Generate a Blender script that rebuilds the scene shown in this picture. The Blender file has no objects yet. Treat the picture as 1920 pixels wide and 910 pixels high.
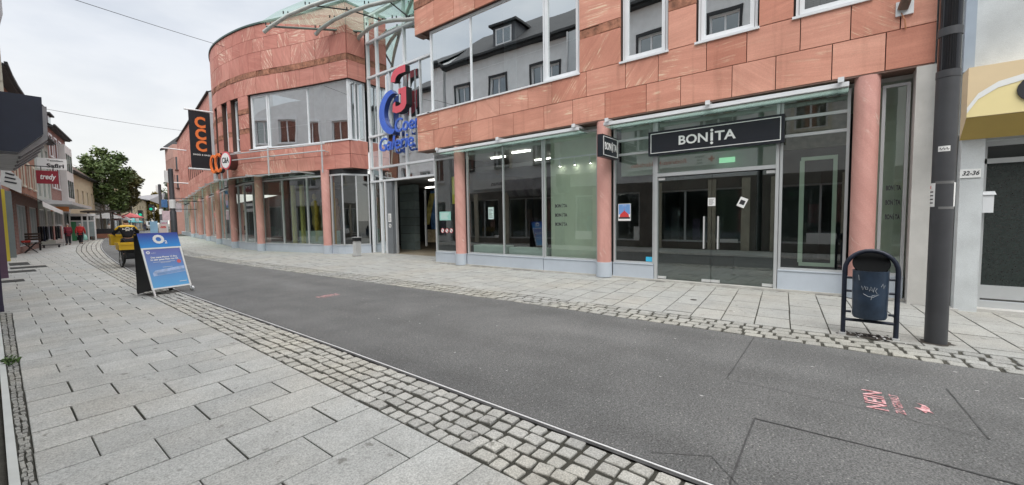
import bpy, bmesh, math, random
from mathutils import Vector, Matrix
SC = bpy.context.scene
COL = SC.collection
RND = random.Random(11)
PI = math.pi
# ------------------------------------------------------------------ camera, sky, sun, exposure
cam = bpy.data.objects.new('camera', bpy.data.cameras.new('camera'))
COL.objects.link(cam); SC.camera = cam
cam.data.sensor_width = 36.0
cam.data.lens = 36.0 * 764.0 / 1920.0
cam.data.clip_start = 0.03; cam.data.clip_end = 4000
_yaw, _pit, _roll = math.atan(980 / 764), math.atan(46 / 764), 0.015
_f = Vector((math.sin(_yaw) * math.cos(_pit), math.cos(_yaw) * math.cos(_pit), -math.sin(_pit)))
_r0 = Vector((math.cos(_yaw), -math.sin(_yaw), 0)); _u0 = _r0.cross(_f)
_r = math.cos(_roll) * _r0 - math.sin(_roll) * _u0
_u = math.sin(_roll) * _r0 + math.cos(_roll) * _u0
cam.matrix_world = Matrix(((_r.x, _u.x, -_f.x, 0), (_r.y, _u.y, -_f.y, 0), (_r.z, _u.z, -_f.z, 1.65), (0, 0, 0, 1)))

SUN_EL, SUN_AZ = math.radians(56), math.radians(226)      # azimuth clockwise from +Y: over the houses behind the camera
world = bpy.data.worlds.new('World'); SC.world = world
world.use_nodes = True
nt = world.node_tree; nt.nodes.clear()
_out = nt.nodes.new('ShaderNodeOutputWorld'); _bg = nt.nodes.new('ShaderNodeBackground')
_sky = nt.nodes.new('ShaderNodeTexSky'); _sky.sky_type = 'NISHITA'; _sky.sun_disc = False
_sky.sun_elevation = SUN_EL; _sky.sun_rotation = SUN_AZ
_tc = nt.nodes.new('ShaderNodeTexCoord'); _sep = nt.nodes.new('ShaderNodeSeparateXYZ')
_map = nt.nodes.new('ShaderNodeMapping'); _map.inputs['Scale'].default_value = (1.0, 1.0, 2.6)
_n = nt.nodes.new('ShaderNodeTexNoise'); _n.inputs['Scale'].default_value = 2.3; _n.inputs['Detail'].default_value = 7; _n.inputs['Roughness'].default_value = .52
_cr = nt.nodes.new('ShaderNodeValToRGB')
_cr.color_ramp.elements[0].position = .36; _cr.color_ramp.elements[0].color = (5.1, 5.65, 6.5, 1)
_cr.color_ramp.elements[1].position = .62; _cr.color_ramp.elements[1].color = (7.5, 7.8, 8.25, 1)
_hr = nt.nodes.new('ShaderNodeValToRGB')
_hr.color_ramp.elements[0].position = .03; _hr.color_ramp.elements[0].color = (8.6, 8.4, 7.9, 1)
_hr.color_ramp.elements[1].position = .22; _hr.color_ramp.elements[1].color = (1, 1, 1, 1)
_hf = nt.nodes.new('ShaderNodeMapRange'); _hf.inputs[1].default_value = .0; _hf.inputs[2].default_value = .3; _hf.inputs[3].default_value = .8; _hf.inputs[4].default_value = 0
_m1 = nt.nodes.new('ShaderNodeMixRGB'); _m2 = nt.nodes.new('ShaderNodeMixRGB')
_m1.inputs[2].default_value = (10.6, 10.2, 9.2, 1)
_m2.inputs[0].default_value = .93
L = nt.links.new
L(_tc.outputs['Generated'], _map.inputs[0]); L(_map.outputs[0], _n.inputs['Vector']); L(_n.outputs[0], _cr.inputs[0])
L(_tc.outputs['Generated'], _sep.inputs[0]); L(_sep.outputs['Z'], _hf.inputs[0]); L(_hf.outputs[0], _m1.inputs[0])
L(_cr.outputs[0], _m1.inputs[1]); L(_sky.outputs[0], _m2.inputs[1]); L(_m1.outputs[0], _m2.inputs[2])
L(_m2.outputs[0], _bg.inputs[0]); L(_bg.outputs[0], _out.inputs[0])
# an overcast sky is about three times brighter overhead than low down
_zen = nt.nodes.new('ShaderNodeValToRGB'); _zen.color_ramp.interpolation = 'EASE'
for _e, _p, _c in zip(_zen.color_ramp.elements, (.5, .85), ((1, 1, 1, 1), (3.5, 3.36, 3.12, 1))): _e.position = _p; _e.color = _c
_mz = nt.nodes.new('ShaderNodeMixRGB'); _mz.blend_type = 'MULTIPLY'; _mz.inputs[0].default_value = 1
L(_sep.outputs['Z'], _zen.inputs[0]); L(_m2.outputs[0], _mz.inputs[1]); L(_zen.outputs[0], _mz.inputs[2]); L(_mz.outputs[0], _bg.inputs[0])
_bg.inputs[1].default_value = 0.068

sun = bpy.data.objects.new('sun', bpy.data.lights.new('sun', 'SUN')); COL.objects.link(sun)
sun.data.energy = 1.5; sun.data.angle = math.radians(45); sun.data.color = (1, .97, .925)
sd = Vector((math.sin(SUN_AZ) * math.cos(SUN_EL), math.cos(SUN_AZ) * math.cos(SUN_EL), math.sin(SUN_EL)))
sun.rotation_euler = sd.to_track_quat('Z', 'Y').to_euler(); sun.location = (-20, -10, 40)
SC.view_settings.view_transform = 'Standard'; SC.view_settings.look = 'None'
SC.view_settings.exposure = 0.80; SC.view_settings.gamma = 1.0
SC.render.engine = 'CYCLES'
SC.cycles.use_denoising = True
SC.cycles.max_bounces = 8; SC.cycles.transparent_max_bounces = 16
SC.cycles.sample_clamp_indirect = 6

# ------------------------------------------------------------------ materials
def base_mat(name):
    m = bpy.data.materials.new(name); m.use_nodes = True
    t = m.node_tree; p = t.nodes['Principled BSDF']
    return m, t, p
def nd(t, typ, **kw):
    n = t.nodes.new(typ)
    for k, v in kw.items():
        if k in n.inputs: n.inputs[k].default_value = v
        else: setattr(n, k, v)
    return n
def mult(t, a, b):          # colour a * value b
    n = t.nodes.new('ShaderNodeMixRGB'); n.blend_type = 'MULTIPLY'; n.inputs[0].default_value = 1
    t.links.new(a, n.inputs[1]); t.links.new(b, n.inputs[2]); return n.outputs[0]
def ramp(t, src, p0, c0, p1, c1):
    r = t.nodes.new('ShaderNodeValToRGB'); e = r.color_ramp.elements
    e[0].position, e[1].position = p0, p1
    e[0].color = c0 if len(c0) == 4 else (*c0, 1); e[1].color = c1 if len(c1) == 4 else (*c1, 1)
    t.links.new(src, r.inputs[0]); return r.outputs[0]
def g3(v): return (v, v, v)
def M(name, col, rough=.6, metal=0, var=.1, vs=2.0, bump=0, bs=60, spec=.5, rnd=0, fine=0, fs=150):
    m, t, p = base_mat(name); l = t.links.new
    p.inputs['Roughness'].default_value = rough; p.inputs['Metallic'].default_value = metal
    p.inputs['Specular IOR Level'].default_value = spec
    tc = nd(t, 'ShaderNodeTexCoord')
    rgb = nd(t, 'ShaderNodeRGB'); rgb.outputs[0].default_value = (*col, 1); c = rgb.outputs[0]
    if var:
        n = nd(t, 'ShaderNodeTexNoise', Scale=vs, Detail=5.0, Roughness=.6); l(tc.outputs['Object'], n.inputs['Vector'])
        c = mult(t, c, ramp(t, n.outputs[0], .3, g3(1 - var), .7, g3(1 + var)))
    if fine:
        n = nd(t, 'ShaderNodeTexNoise', Scale=fs, Detail=2.0); l(tc.outputs['Object'], n.inputs['Vector'])
        c = mult(t, c, ramp(t, n.outputs[0], .3, g3(1 - fine), .7, g3(1 + fine)))
    if rnd:
        a = nd(t, 'ShaderNodeAttribute', attribute_name='rnd')
        c = mult(t, c, ramp(t, a.outputs['Fac'], 0, g3(1 - rnd), 1, g3(1 + rnd)))
    l(c, p.inputs['Base Color'])
    if bump:
        n = nd(t, 'ShaderNodeTexNoise', Scale=bs, Detail=3.0); l(tc.outputs['Object'], n.inputs['Vector'])
        b = nd(t, 'ShaderNodeBump', Strength=bump, Distance=.01); l(n.outputs[0], b.inputs['Height']); l(b.outputs[0], p.inputs['Normal'])
    return m
def emit(name, col, s):
    m = bpy.data.materials.new(name); m.use_nodes = True; t = m.node_tree; t.nodes.clear()
    o = nd(t, 'ShaderNodeOutputMaterial'); e = nd(t, 'ShaderNodeEmission', Strength=s); e.inputs[0].default_value = (*col, 1)
    t.links.new(e.outputs[0], o.inputs[0]); return m
def glass(name, tint, refl, wav=.0):
    m = bpy.data.materials.new(name); m.use_nodes = True; t = m.node_tree; t.nodes.clear(); l = t.links.new
    o = nd(t, 'ShaderNodeOutputMaterial'); tr = nd(t, 'ShaderNodeBsdfTransparent'); tr.inputs[0].default_value = (*tint, 1)
    g = nd(t, 'ShaderNodeBsdfGlossy', Roughness=.0); g.inputs[0].default_value = (.93, .97, .97, 1)
    f = nd(t, 'ShaderNodeFresnel', IOR=1.5); mr = nd(t, 'ShaderNodeMapRange'); mr.inputs[1].default_value = .04; mr.inputs[2].default_value = .6
    mr.inputs[3].default_value = refl; mr.inputs[4].default_value = min(1, refl + .45); l(f.outputs[0], mr.inputs[0])
    x = nd(t, 'ShaderNodeMixShader'); l(mr.outputs[0], x.inputs[0]); l(tr.outputs[0], x.inputs[1]); l(g.outputs[0], x.inputs[2])
    if wav:
        tc = nd(t, 'ShaderNodeTexCoord'); n = nd(t, 'ShaderNodeTexNoise', Scale=.7, Detail=1.0); l(tc.outputs['Object'], n.inputs['Vector'])
        b = nd(t, 'ShaderNodeBump', Strength=wav, Distance=.05); l(n.outputs[0], b.inputs['Height'])
        l(b.outputs[0], g.inputs['Normal'])
    l(x.outputs[0], o.inputs[0]); return m
def stone_mat(name, a, b, vein, amount, g0=.5, across=26, panel=(.3, .8), bed=.9, grain=.05):
    m, t, p = base_mat(name); l = t.links.new
    p.inputs['Roughness'].default_value = .75; p.inputs['Specular IOR Level'].default_value = .3
    at = nd(t, 'ShaderNodeAttribute', attribute_name='rnd'); uv = nd(t, 'ShaderNodeUVMap', uv_map='uv'); tc = nd(t, 'ShaderNodeTexCoord')
    wn = nd(t, 'ShaderNodeTexWhiteNoise', noise_dimensions='1D'); l(at.outputs['Fac'], wn.inputs['W'])
    c = ramp(t, wn.outputs['Value'], 0, a, 1, b)
    mp = nd(t, 'ShaderNodeMapping'); mp.inputs['Scale'].default_value = (.35, 5, 1); l(uv.outputs[0], mp.inputs[0])     # soft bedding
    n1 = nd(t, 'ShaderNodeTexNoise', Scale=1.0, Detail=5.0, Distortion=.6); l(mp.outputs[0], n1.inputs['Vector'])
    c = mult(t, c, ramp(t, n1.outputs[0], .3, (bed, bed - .05, bed - .06), .7, (1.07, 1.08, 1.08)))
    mp3 = nd(t, 'ShaderNodeMapping'); mp3.inputs['Scale'].default_value = (1.5, 42, 1); l(uv.outputs[0], mp3.inputs[0])     # fine grain lines
    n6 = nd(t, 'ShaderNodeTexNoise', Scale=1.0, Detail=2.0, Distortion=.8); l(mp3.outputs[0], n6.inputs['Vector'])
    c = mult(t, c, ramp(t, n6.outputs[0], .3, (1 - grain, 1 - 1.4 * grain, 1 - 1.5 * grain), .7, g3(1 + grain * .7)))
    mp2 = nd(t, 'ShaderNodeMapping'); mp2.inputs['Scale'].default_value = (1.3, across, 1); l(uv.outputs[0], mp2.inputs[0])     # pale veins, in some stones
    n2 = nd(t, 'ShaderNodeTexNoise', Scale=1.0, Detail=4.0, Roughness=.6, Distortion=1.0); l(mp2.outputs[0], n2.inputs['Vector'])
    n3 = nd(t, 'ShaderNodeTexNoise', Scale=2.2, Detail=3.0); l(uv.outputs[0], n3.inputs['Vector'])
    v = mult(t, ramp(t, n2.outputs[0], .55, g3(0), .63, g3(1)), ramp(t, n3.outputs[0], g0, g3(0), g0 + .12, g3(1)))
    v = mult(t, v, ramp(t, at.outputs['Fac'], panel[0], g3(amount * .12), panel[1], g3(amount)))
    mx = nd(t, 'ShaderNodeMixRGB'); l(v, mx.inputs[0]); l(c, mx.inputs[1]); mx.inputs[2].default_value = (*vein, 1); c = mx.outputs[0]
    n4 = nd(t, 'ShaderNodeTexNoise', Scale=55.0, Detail=3.0); l(tc.outputs['Object'], n4.inputs['Vector'])
    c = mult(t, c, ramp(t, n4.outputs[0], .3, g3(.93), .7, g3(1.05)))
    n5 = nd(t, 'ShaderNodeTexNoise', Scale=.8, Detail=5.0); l(tc.outputs['Object'], n5.inputs['Vector'])     # grime and weather
    c = mult(t, c, ramp(t, n5.outputs[0], .3, (.86, .84, .83), .62, g3(1.04)))
    mp5 = nd(t, 'ShaderNodeMapping'); mp5.inputs['Scale'].default_value = (5, 5, .45); l(tc.outputs['Object'], mp5.inputs[0])
    n7 = nd(t, 'ShaderNodeTexNoise', Scale=1.0, Detail=4.0); l(mp5.outputs[0], n7.inputs['Vector'])
    c = mult(t, c, ramp(t, n7.outputs[0], .28, (.86, .85, .84), .42, g3(1)))
    l(c, p.inputs['Base Color'])
    b_ = nd(t, 'ShaderNodeBump', Strength=.25, Distance=.004); l(n4.outputs[0], b_.inputs['Height']); l(b_.outputs[0], p.inputs['Normal'])
    return m
def pave_mat(name, a, warm, grain, gs, rv, bump=.3):
    m, t, p = base_mat(name); l = t.links.new
    p.inputs['Roughness'].default_value = .82; p.inputs['Specular IOR Level'].default_value = .35
    at = nd(t, 'ShaderNodeAttribute', attribute_name='rnd'); tc = nd(t, 'ShaderNodeTexCoord')
    mx = nd(t, 'ShaderNodeMixRGB'); mx.inputs[1].default_value = (*a, 1); mx.inputs[2].default_value = (*warm, 1)
    nw = nd(t, 'ShaderNodeTexNoise', Scale=.55, Detail=4.0); l(tc.outputs['Object'], nw.inputs['Vector'])
    l(ramp(t, nw.outputs[0], .42, g3(0), .66, g3(1)), mx.inputs[0]); c = mx.outputs[0]
    c = mult(t, c, ramp(t, at.outputs['Fac'], 0, g3(1 - rv), 1, g3(1 + rv)))
    n = nd(t, 'ShaderNodeTexNoise', Scale=gs, Detail=2.0, Roughness=.7); l(tc.outputs['Object'], n.inputs['Vector'])
    c = mult(t, c, ramp(t, n.outputs[0], .32, g3(1 - grain), .68, g3(1 + grain)))
    n2 = nd(t, 'ShaderNodeTexNoise', Scale=2.6, Detail=6.0, Roughness=.65); l(tc.outputs['Object'], n2.inputs['Vector'])
    c = mult(t, c, ramp(t, n2.outputs[0], .3, g3(.86), .62, g3(1.05)))
    n3 = nd(t, 'ShaderNodeTexNoise', Scale=9.0, Detail=3.0); l(tc.outputs['Object'], n3.inputs['Vector'])
    c = mult(t, c, ramp(t, n3.outputs[0], .27, (.55, .54, .52), .36, g3(1)))
    l(c, p.inputs['Base Color'])
    b_ = nd(t, 'ShaderNodeBump', Strength=bump, Distance=.004); l(n.outputs[0], b_.inputs['Height']); l(b_.outputs[0], p.inputs['Normal'])
    return m
def asphalt_mat():
    m, t, p = base_mat('asphalt'); l = t.links.new
    p.inputs['Roughness'].default_value = .8; p.inputs['Specular IOR Level'].default_value = .4
    tc = nd(t, 'ShaderNodeTexCoord')
    n1 = nd(t, 'ShaderNodeTexNoise', Scale=.45, Detail=6.0, Roughness=.6); l(tc.outputs['Object'], n1.inputs['Vector'])
    c = ramp(t, n1.outputs[0], .3, (.108, .109, .108), .7, (.150, .150, .147))
    n2 = nd(t, 'ShaderNodeTexNoise', Scale=70.0, Detail=4.0, Roughness=.8); l(tc.outputs['Object'], n2.inputs['Vector'])
    c = mult(t, c, ramp(t, n2.outputs[0], .36, g3(.35), .66, g3(1.7)))
    n4 = nd(t, 'ShaderNodeTexNoise', Scale=24.0, Detail=3.0, Roughness=.7); l(tc.outputs['Object'], n4.inputs['Vector'])
    c = mult(t, c, ramp(t, n4.outputs[0], .35, g3(.84), .65, g3(1.16)))
    v = nd(t, 'ShaderNodeTexVoronoi', Scale=60.0); l(tc.outputs['Object'], v.inputs['Vector'])
    mx = nd(t, 'ShaderNodeMixRGB'); l(c, mx.inputs[1]); mx.inputs[2].default_value = (.42, .41, .38, 1)
    hs = nd(t, 'ShaderNodeSeparateColor'); l(v.outputs['Color'], hs.inputs[0])
    k = mult(t, ramp(t, hs.outputs[0], .93, g3(0), .95, g3(1)), ramp(t, v.outputs['Distance'], .2, g3(.75), .4, g3(0)))
    l(k, mx.inputs[0]); c = mx.outputs[0]
    mpw = nd(t, 'ShaderNodeMapping'); mpw.inputs['Scale'].default_value = (1.1, .05, 1); l(tc.outputs['Object'], mpw.inputs[0])     # wheel-worn bands along the street
    nw = nd(t, 'ShaderNodeTexNoise', Scale=1.0, Detail=3.0); l(mpw.outputs[0], nw.inputs['Vector'])
    c = mult(t, c, ramp(t, nw.outputs[0], .35, g3(.87), .65, g3(1.12)))
    n3 = nd(t, 'ShaderNodeTexNoise', Scale=1.6, Detail=4.0); l(tc.outputs['Object'], n3.inputs['Vector'])
    c = mult(t, c, ramp(t, n3.outputs[0], .3, g3(.86), .62, g3(1.04)))
    l(c, p.inputs['Base Color'])
    b_ = nd(t, 'ShaderNodeBump', Strength=.6, Distance=.006); l(n2.outputs[0], b_.inputs['Height']); l(b_.outputs[0], p.inputs['Normal'])
    return m
def brick_mat(name, a, b, mortar, sc=1.0):
    m, t, p = base_mat(name); l = t.links.new; p.inputs['Roughness'].default_value = .85
    uv = nd(t, 'ShaderNodeUVMap', uv_map='uv'); br = nd(t, 'ShaderNodeTexBrick', Scale=sc)
    br.inputs['Color1'].default_value = (*a, 1); br.inputs['Color2'].default_value = (*b, 1); br.inputs['Mortar'].default_value = (*mortar, 1)
    br.inputs['Mortar Size'].default_value = .012; br.inputs['Brick Width'].default_value = .25; br.inputs['Row Height'].default_value = .077
    l(uv.outputs[0], br.inputs['Vector']); l(br.outputs[0], p.inputs['Base Color']); return m
def worn_paint(name, a, b):
    m, t, p = base_mat(name); l = t.links.new; p.inputs['Roughness'].default_value = .8
    tc = nd(t, 'ShaderNodeTexCoord'); n = nd(t, 'ShaderNodeTexNoise', Scale=28.0, Detail=4.0); l(tc.outputs['Object'], n.inputs['Vector'])
    l(ramp(t, n.outputs[0], .38, a, .6, b), p.inputs['Base Color']); return m
def leaf_mat(name, a, b):
    m, t, p = base_mat(name); l = t.links.new; p.inputs['Roughness'].default_value = .6
    at = nd(t, 'ShaderNodeAttribute', attribute_name='rnd'); l(ramp(t, at.outputs['Fac'], 0, a, 1, b), p.inputs['Base Color'])
    return m

m_stone = stone_mat('red_sandstone', (.54, .235, .165), (.70, .365, .275), (.80, .64, .46), .85, .47, 24, (.35, .75))
m_stone2 = stone_mat('rose_sandstone', (.50, .205, .165), (.60, .28, .228), (.82, .64, .50), .9, .33, 17, (.55, .68), .86)
m_rust = M('rough_sandstone', (.30, .135, .085), .9, var=.5, vs=7, bump=1.0, bs=22, rnd=.2)
m_back = M('dark_backing', (.07, .038, .03), .9, var=0)
m_soffit = M('soffit_board', (.16, .10, .08), .85, var=.15)
m_colstone = stone_mat('column_sandstone', (.60, .325, .285), (.65, .36, .315), (.84, .70, .62), .9, .57, 12, (.2, .4), .96, .012)
m_slab = pave_mat('granite_slab', (.425, .43, .415), (.445, .432, .395), .30, 85, .09)
m_slab2 = pave_mat('granite_slab_pale', (.330, .333, .318), (.345, .335, .305), .24, 85, .05)
m_cob2 = pave_mat('granite_sett_grey', (.30, .30, .285), (.33, .32, .28), .30, 80, .12, .8)
m_cob = pave_mat('granite_sett', (.42, .415, .39), (.46, .44, .385), .30, 80, .12, .8)
m_joint = M('joint_grit', (.050, .048, .038), .95, var=.35, vs=7, bump=.6, bs=90)
m_asph = asphalt_mat()
m_seam = M('bitumen_seam', (.062, .062, .062), .7, var=.5, vs=9)
m_rail = M('drain_rail', (.74, .74, .74), .5, 0, var=.05)
m_white = M('white_metal', (.72, .74, .76), .4, var=.06, vs=1.5)
m_frame = M('aluminium_frame', (.55, .57, .58), .35, .35, var=.06)
m_plinth = M('plinth_panel', (.47, .52, .58), .45, var=.07, vs=1.3, fine=.04)
m_render_w = M('white_render', (.56, .59, .60), .85, var=.13, vs=1.6, bump=.5, bs=140, fine=.08)
m_render_g = M('warm_grey_render', (.52, .51, .485), .85, var=.13, vs=1.5, bump=.5, bs=140, fine=.08)
m_pole = M('dark_grey_metal', (.066, .068, .074), .5, .2, var=.12, vs=3, bump=.08, bs=200)
m_black = M('black_gloss', (.006, .007, .009), .15, var=0)
m_dark = M('near_black', (.012, .013, .015), .6, var=.1)
m_rubber = M('rubber', (.02, .02, .02), .8, var=.1)
m_steel = M('brushed_steel', (.70, .71, .71), .35, .45, var=.06)
m_glassU = glass('window_glass', (.55, .66, .70), .70, .07)
m_glassS = glass('shop_glass', (.88, .95, .92), .19, .04)
m_glassD = glass('dark_door_glass', (.66, .74, .72), .16, .015)
def frosted(name, col, k):
    m = bpy.data.materials.new(name); m.use_nodes = True; t = m.node_tree; t.nodes.clear(); o = nd(t, 'ShaderNodeOutputMaterial')
    a = nd(t, 'ShaderNodeBsdfTransparent'); a.inputs[0].default_value = (.75, .88, .83, 1); b = nd(t, 'ShaderNodeBsdfTranslucent'); b.inputs[0].default_value = (*col, 1); x = nd(t, 'ShaderNodeMixShader'); x.inputs[0].default_value = k
    t.links.new(a.outputs[0], x.inputs[1]); t.links.new(b.outputs[0], x.inputs[2]); t.links.new(x.outputs[0], o.inputs[0]); return m
m_glassC = frosted('canopy_glass', (.58, .68, .65), .24)
m_glassR = glass('roof_glass', (.62, .82, .68), .16, .0)
m_glassT = frosted('green_roof_glass', (.62, .80, .66), .20)
m_signblk = M('sign_black', (.014, .017, .024), .35, var=.06)
m_signwht = M('sign_white', (.78, .79, .78), .5, var=.04)
m_blue = M('logo_blue', (.065, .15, .60), .4, var=.08)
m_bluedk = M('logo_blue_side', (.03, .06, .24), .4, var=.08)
m_red = M('logo_red', (.66, .10, .13), .4, var=.08)
m_orange = M('orange_plastic', (.80, .20, .055), .4, var=.06)
m_bin = M('navy_painted_steel', (.026, .046, .080), .42, .1, var=.3, vs=6, bump=.1, bs=80)
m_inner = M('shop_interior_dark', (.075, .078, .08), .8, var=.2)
m_floor = M('shop_floor', (.16, .155, .14), .5, var=.12)
m_ceil = M('shop_ceiling', (.66, .68, .66), .8, var=.05)
m_green = M('pale_green_wall', (.68, .76, .62), .8, var=.05)
m_lampon = emit('ceiling_lamp_light', (1, .96, .88), 4)
m_exit = emit('exit_light', (.30, .75, .42), .55)
m_paper = M('paper', (.78, .78, .77), .8, var=.03)
m_ink = M('ink', (.03, .03, .035), .8, var=0)
m_redink = M('red_ink', (.62, .05, .05), .7, var=0)
m_ltblue = M('poster_blue', (.16, .33, .66), .5, var=.1)
m_yellow = M('mail_yellow', (.75, .46, .02), .45, var=.06)
m_cloth_blk = M('black_cloth', (.010, .011, .016), .9, var=.15, bump=.3, bs=60)
m_skin = M('skin', (.52, .31, .22), .6, var=.05)

# ------------------------------------------------------------------ mesh builder
W = {}      # world matrix of every object that parents others
def wmat(o): return W.get(o.name, Matrix.Identity(4)) if o else Matrix.Identity(4)
class MB:
    def __init__(s): s.v = []; s.f = []; s.mi = []; s.r = []; s.uv = []; s.sm = []
    def face(s, idx, mi=0, r=None, uv=None, sm=False):
        s.f.append(tuple(idx)); s.mi.append(mi); s.r.append(.5 if r is None else r); s.uv.append(uv); s.sm.append(sm)
    def poly(s, pts, mi=0, r=None, uv=None, sm=False):
        b = len(s.v); s.v += [tuple(p) for p in pts]; s.face(range(b, b + len(pts)), mi, r, uv, sm)
    def hexa(s, p, mi=0, r=None, uvs=None):     # 8 points: bottom 4 ccw, top 4
        b = len(s.v); s.v += [tuple(q) for q in p]
        for k, q in enumerate(((3, 2, 1, 0), (4, 5, 6, 7), (0, 1, 5, 4), (1, 2, 6, 5), (2, 3, 7, 6), (3, 0, 4, 7))):
            s.face([b + i for i in q], mi, r, uvs[k] if uvs else None)
    def box(s, x0, x1, y0, y1, z0, z1, mi=0, r=None):
        x0, x1 = sorted((x0, x1)); y0, y1 = sorted((y0, y1)); z0, z1 = sorted((z0, z1))
        w, d, h = x1 - x0, y1 - y0, z1 - z0
        def q(a, b, c, e): return ((a, b), (c, b), (c, e), (a, e))
        uvs = [q(x0, y0, x1, y1)] * 2 + [q(x0, z0, x1, z1), q(y0, z0, y1, z1), q(x0, z0, x1, z1), q(y0, z0, y1, z1)]
        s.hexa(((x0, y0, z0), (x1, y0, z0), (x1, y1, z0), (x0, y1, z0), (x0, y0, z1), (x1, y0, z1), (x1, y1, z1), (x0, y1, z1)), mi, r, uvs)
    def obox(s, c, ax, ay, az, mi=0, r=None):   # half vectors
        c, ax, ay, az = map(Vector, (c, ax, ay, az))
        s.hexa([c - ax - ay - az, c + ax - ay - az, c + ax + ay - az, c - ax + ay - az, c - ax - ay + az, c + ax - ay + az, c + ax + ay + az, c - ax + ay + az], mi, r)
    def bar(s, a, b, w, h, mi=0, up=(0, 0, 1)):
        a, b = Vector(a), Vector(b); d = (b - a); n = d.normalized(); up = Vector(up)
        if abs(n.dot(up)) > .98: up = Vector((1, 0, 0))
        sx = n.cross(up).normalized(); sz = sx.cross(n)
        s.obox((a + b) / 2, d / 2, sx * w / 2, sz * h / 2, mi)
    def tube(s, path, r, n=8, mi=0, caps=True, r1=None):
        path = [Vector(p) for p in path]; b = len(s.v); m = len(path); prev = None
        for i, p in enumerate(path):
            d = (path[min(i + 1, m - 1)] - path[max(i - 1, 0)]).normalized()
            if prev is None:
                u = d.orthogonal().normalized()
            else:
                u = (prev - d * prev.dot(d)).normalized()
            prev = u; w = d.cross(u); rr = r if r1 is None else r + (r1 - r) * i / max(1, m - 1)
            for k in range(n):
                a = 2 * PI * k / n; s.v.append(tuple(p + rr * (math.cos(a) * u + math.sin(a) * w)))
        for i in range(m - 1):
            for k in range(n):
                k2 = (k + 1) % n; s.face((b + i * n + k, b + i * n + k2, b + (i + 1) * n + k2, b + (i + 1) * n + k), mi, None, None, True)
        if caps:
            s.poly([s.v[b + k] for k in reversed(range(n))], mi); s.poly([s.v[b + (m - 1) * n + k] for k in range(n)], mi)
    def lathe(s, prof, c=(0, 0, 0), n=24, mi=0, uvr=None, r=None):
        b = len(s.v); m = len(prof)
        for (rr, z) in prof:
            for k in range(n):
                a = 2 * PI * k / n; s.v.append((c[0] + rr * math.cos(a), c[1] + rr * math.sin(a), c[2] + z))
        for i in range(m - 1):
            for k in range(n):
                k2 = (k + 1) % n
                u = None
                if uvr is not None:
                    u = [(k / n * 6.28 * .2 + uvr, prof[i][1]), ((k + 1) / n * 6.28 * .2 + uvr, prof[i][1]), ((k + 1) / n * 6.28 * .2 + uvr, prof[i + 1][1]), (k / n * 6.28 * .2 + uvr, prof[i + 1][1])]
                    ca, sa = math.cos(.9), math.sin(.9); u = [(x * ca - y * sa, x * sa + y * ca) for x, y in u]
                s.face((b + i * n + k, b + i * n + k2, b + (i + 1) * n + k2, b + (i + 1) * n + k), mi, r, u, True)
        if prof[0][0] > .001: s.poly([s.v[b + k] for k in reversed(range(n))], mi, r)
        if prof[-1][0] > .001: s.poly([s.v[b + (m - 1) * n + k] for k in range(n)], mi, r)
    def prism(s, pts, o, ax, ay, az, mi=0, mi_side=None):   # outline pts in (ax, ay), extruded by the vector az
        o, ax, ay, az = map(Vector, (o, ax, ay, az)); n = len(pts); b = len(s.v)
        for k in (0, 1):
            for (x, y) in pts: s.v.append(tuple(o + ax * x + ay * y + az * k))
        s.face([b + i for i in reversed(range(n))], mi); s.face([b + n + i for i in range(n)], mi)
        for i in range(n):
            j = (i + 1) % n; s.face((b + i, b + j, b + n + j, b + n + i), mi if mi_side is None else mi_side)
    def build(s, name, mats, parent=None, smooth=None):
        me = bpy.data.meshes.new(name); inv = wmat(parent).inverted() if parent else None
        vs = [tuple(inv @ Vector(p)) for p in s.v] if parent else s.v
        me.from_pydata(vs, [], s.f)
        if not isinstance(mats, (list, tuple)): mats = [mats]
        for m in mats: me.materials.append(m)
        me.polygons.foreach_set('material_index', s.mi)
        me.polygons.foreach_set('use_smooth', s.sm)
        at = me.attributes.new('rnd', 'FLOAT', 'FACE'); at.data.foreach_set('value', s.r)
        if any(u is not None for u in s.uv):
            ul = me.uv_layers.new(name='uv'); k = 0; flat = []
            for f, u in zip(s.f, s.uv):
                for i in range(len(f)): flat += list(u[i]) if u is not None else [0., 0.]
            ul.data.foreach_set('uv', flat)
        if any(s.sm): me.set_sharp_from_angle(angle=math.radians(50))
        me.update()
        o = bpy.data.objects.new(name, me); COL.objects.link(o)
        if parent: o.parent = parent; W[o.name] = wmat(parent)
        return o
def tag(o, label=None, cat=None, group=None, kind=None):
    if label: o['label'] = label
    if cat: o['category'] = cat
    if group: o['group'] = group
    if kind: o['kind'] = kind
    return o
def thing(name, label, cat, loc=(0, 0, 0), rz=0., group=None):
    o = bpy.data.objects.new(name, None); COL.objects.link(o); o.empty_display_size = .2
    o.location = loc; o.rotation_euler = (0, 0, rz)
    W[o.name] = Matrix.Translation(loc) @ Matrix.Rotation(rz, 4, 'Z')
    return tag(o, label, cat, group)
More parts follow.
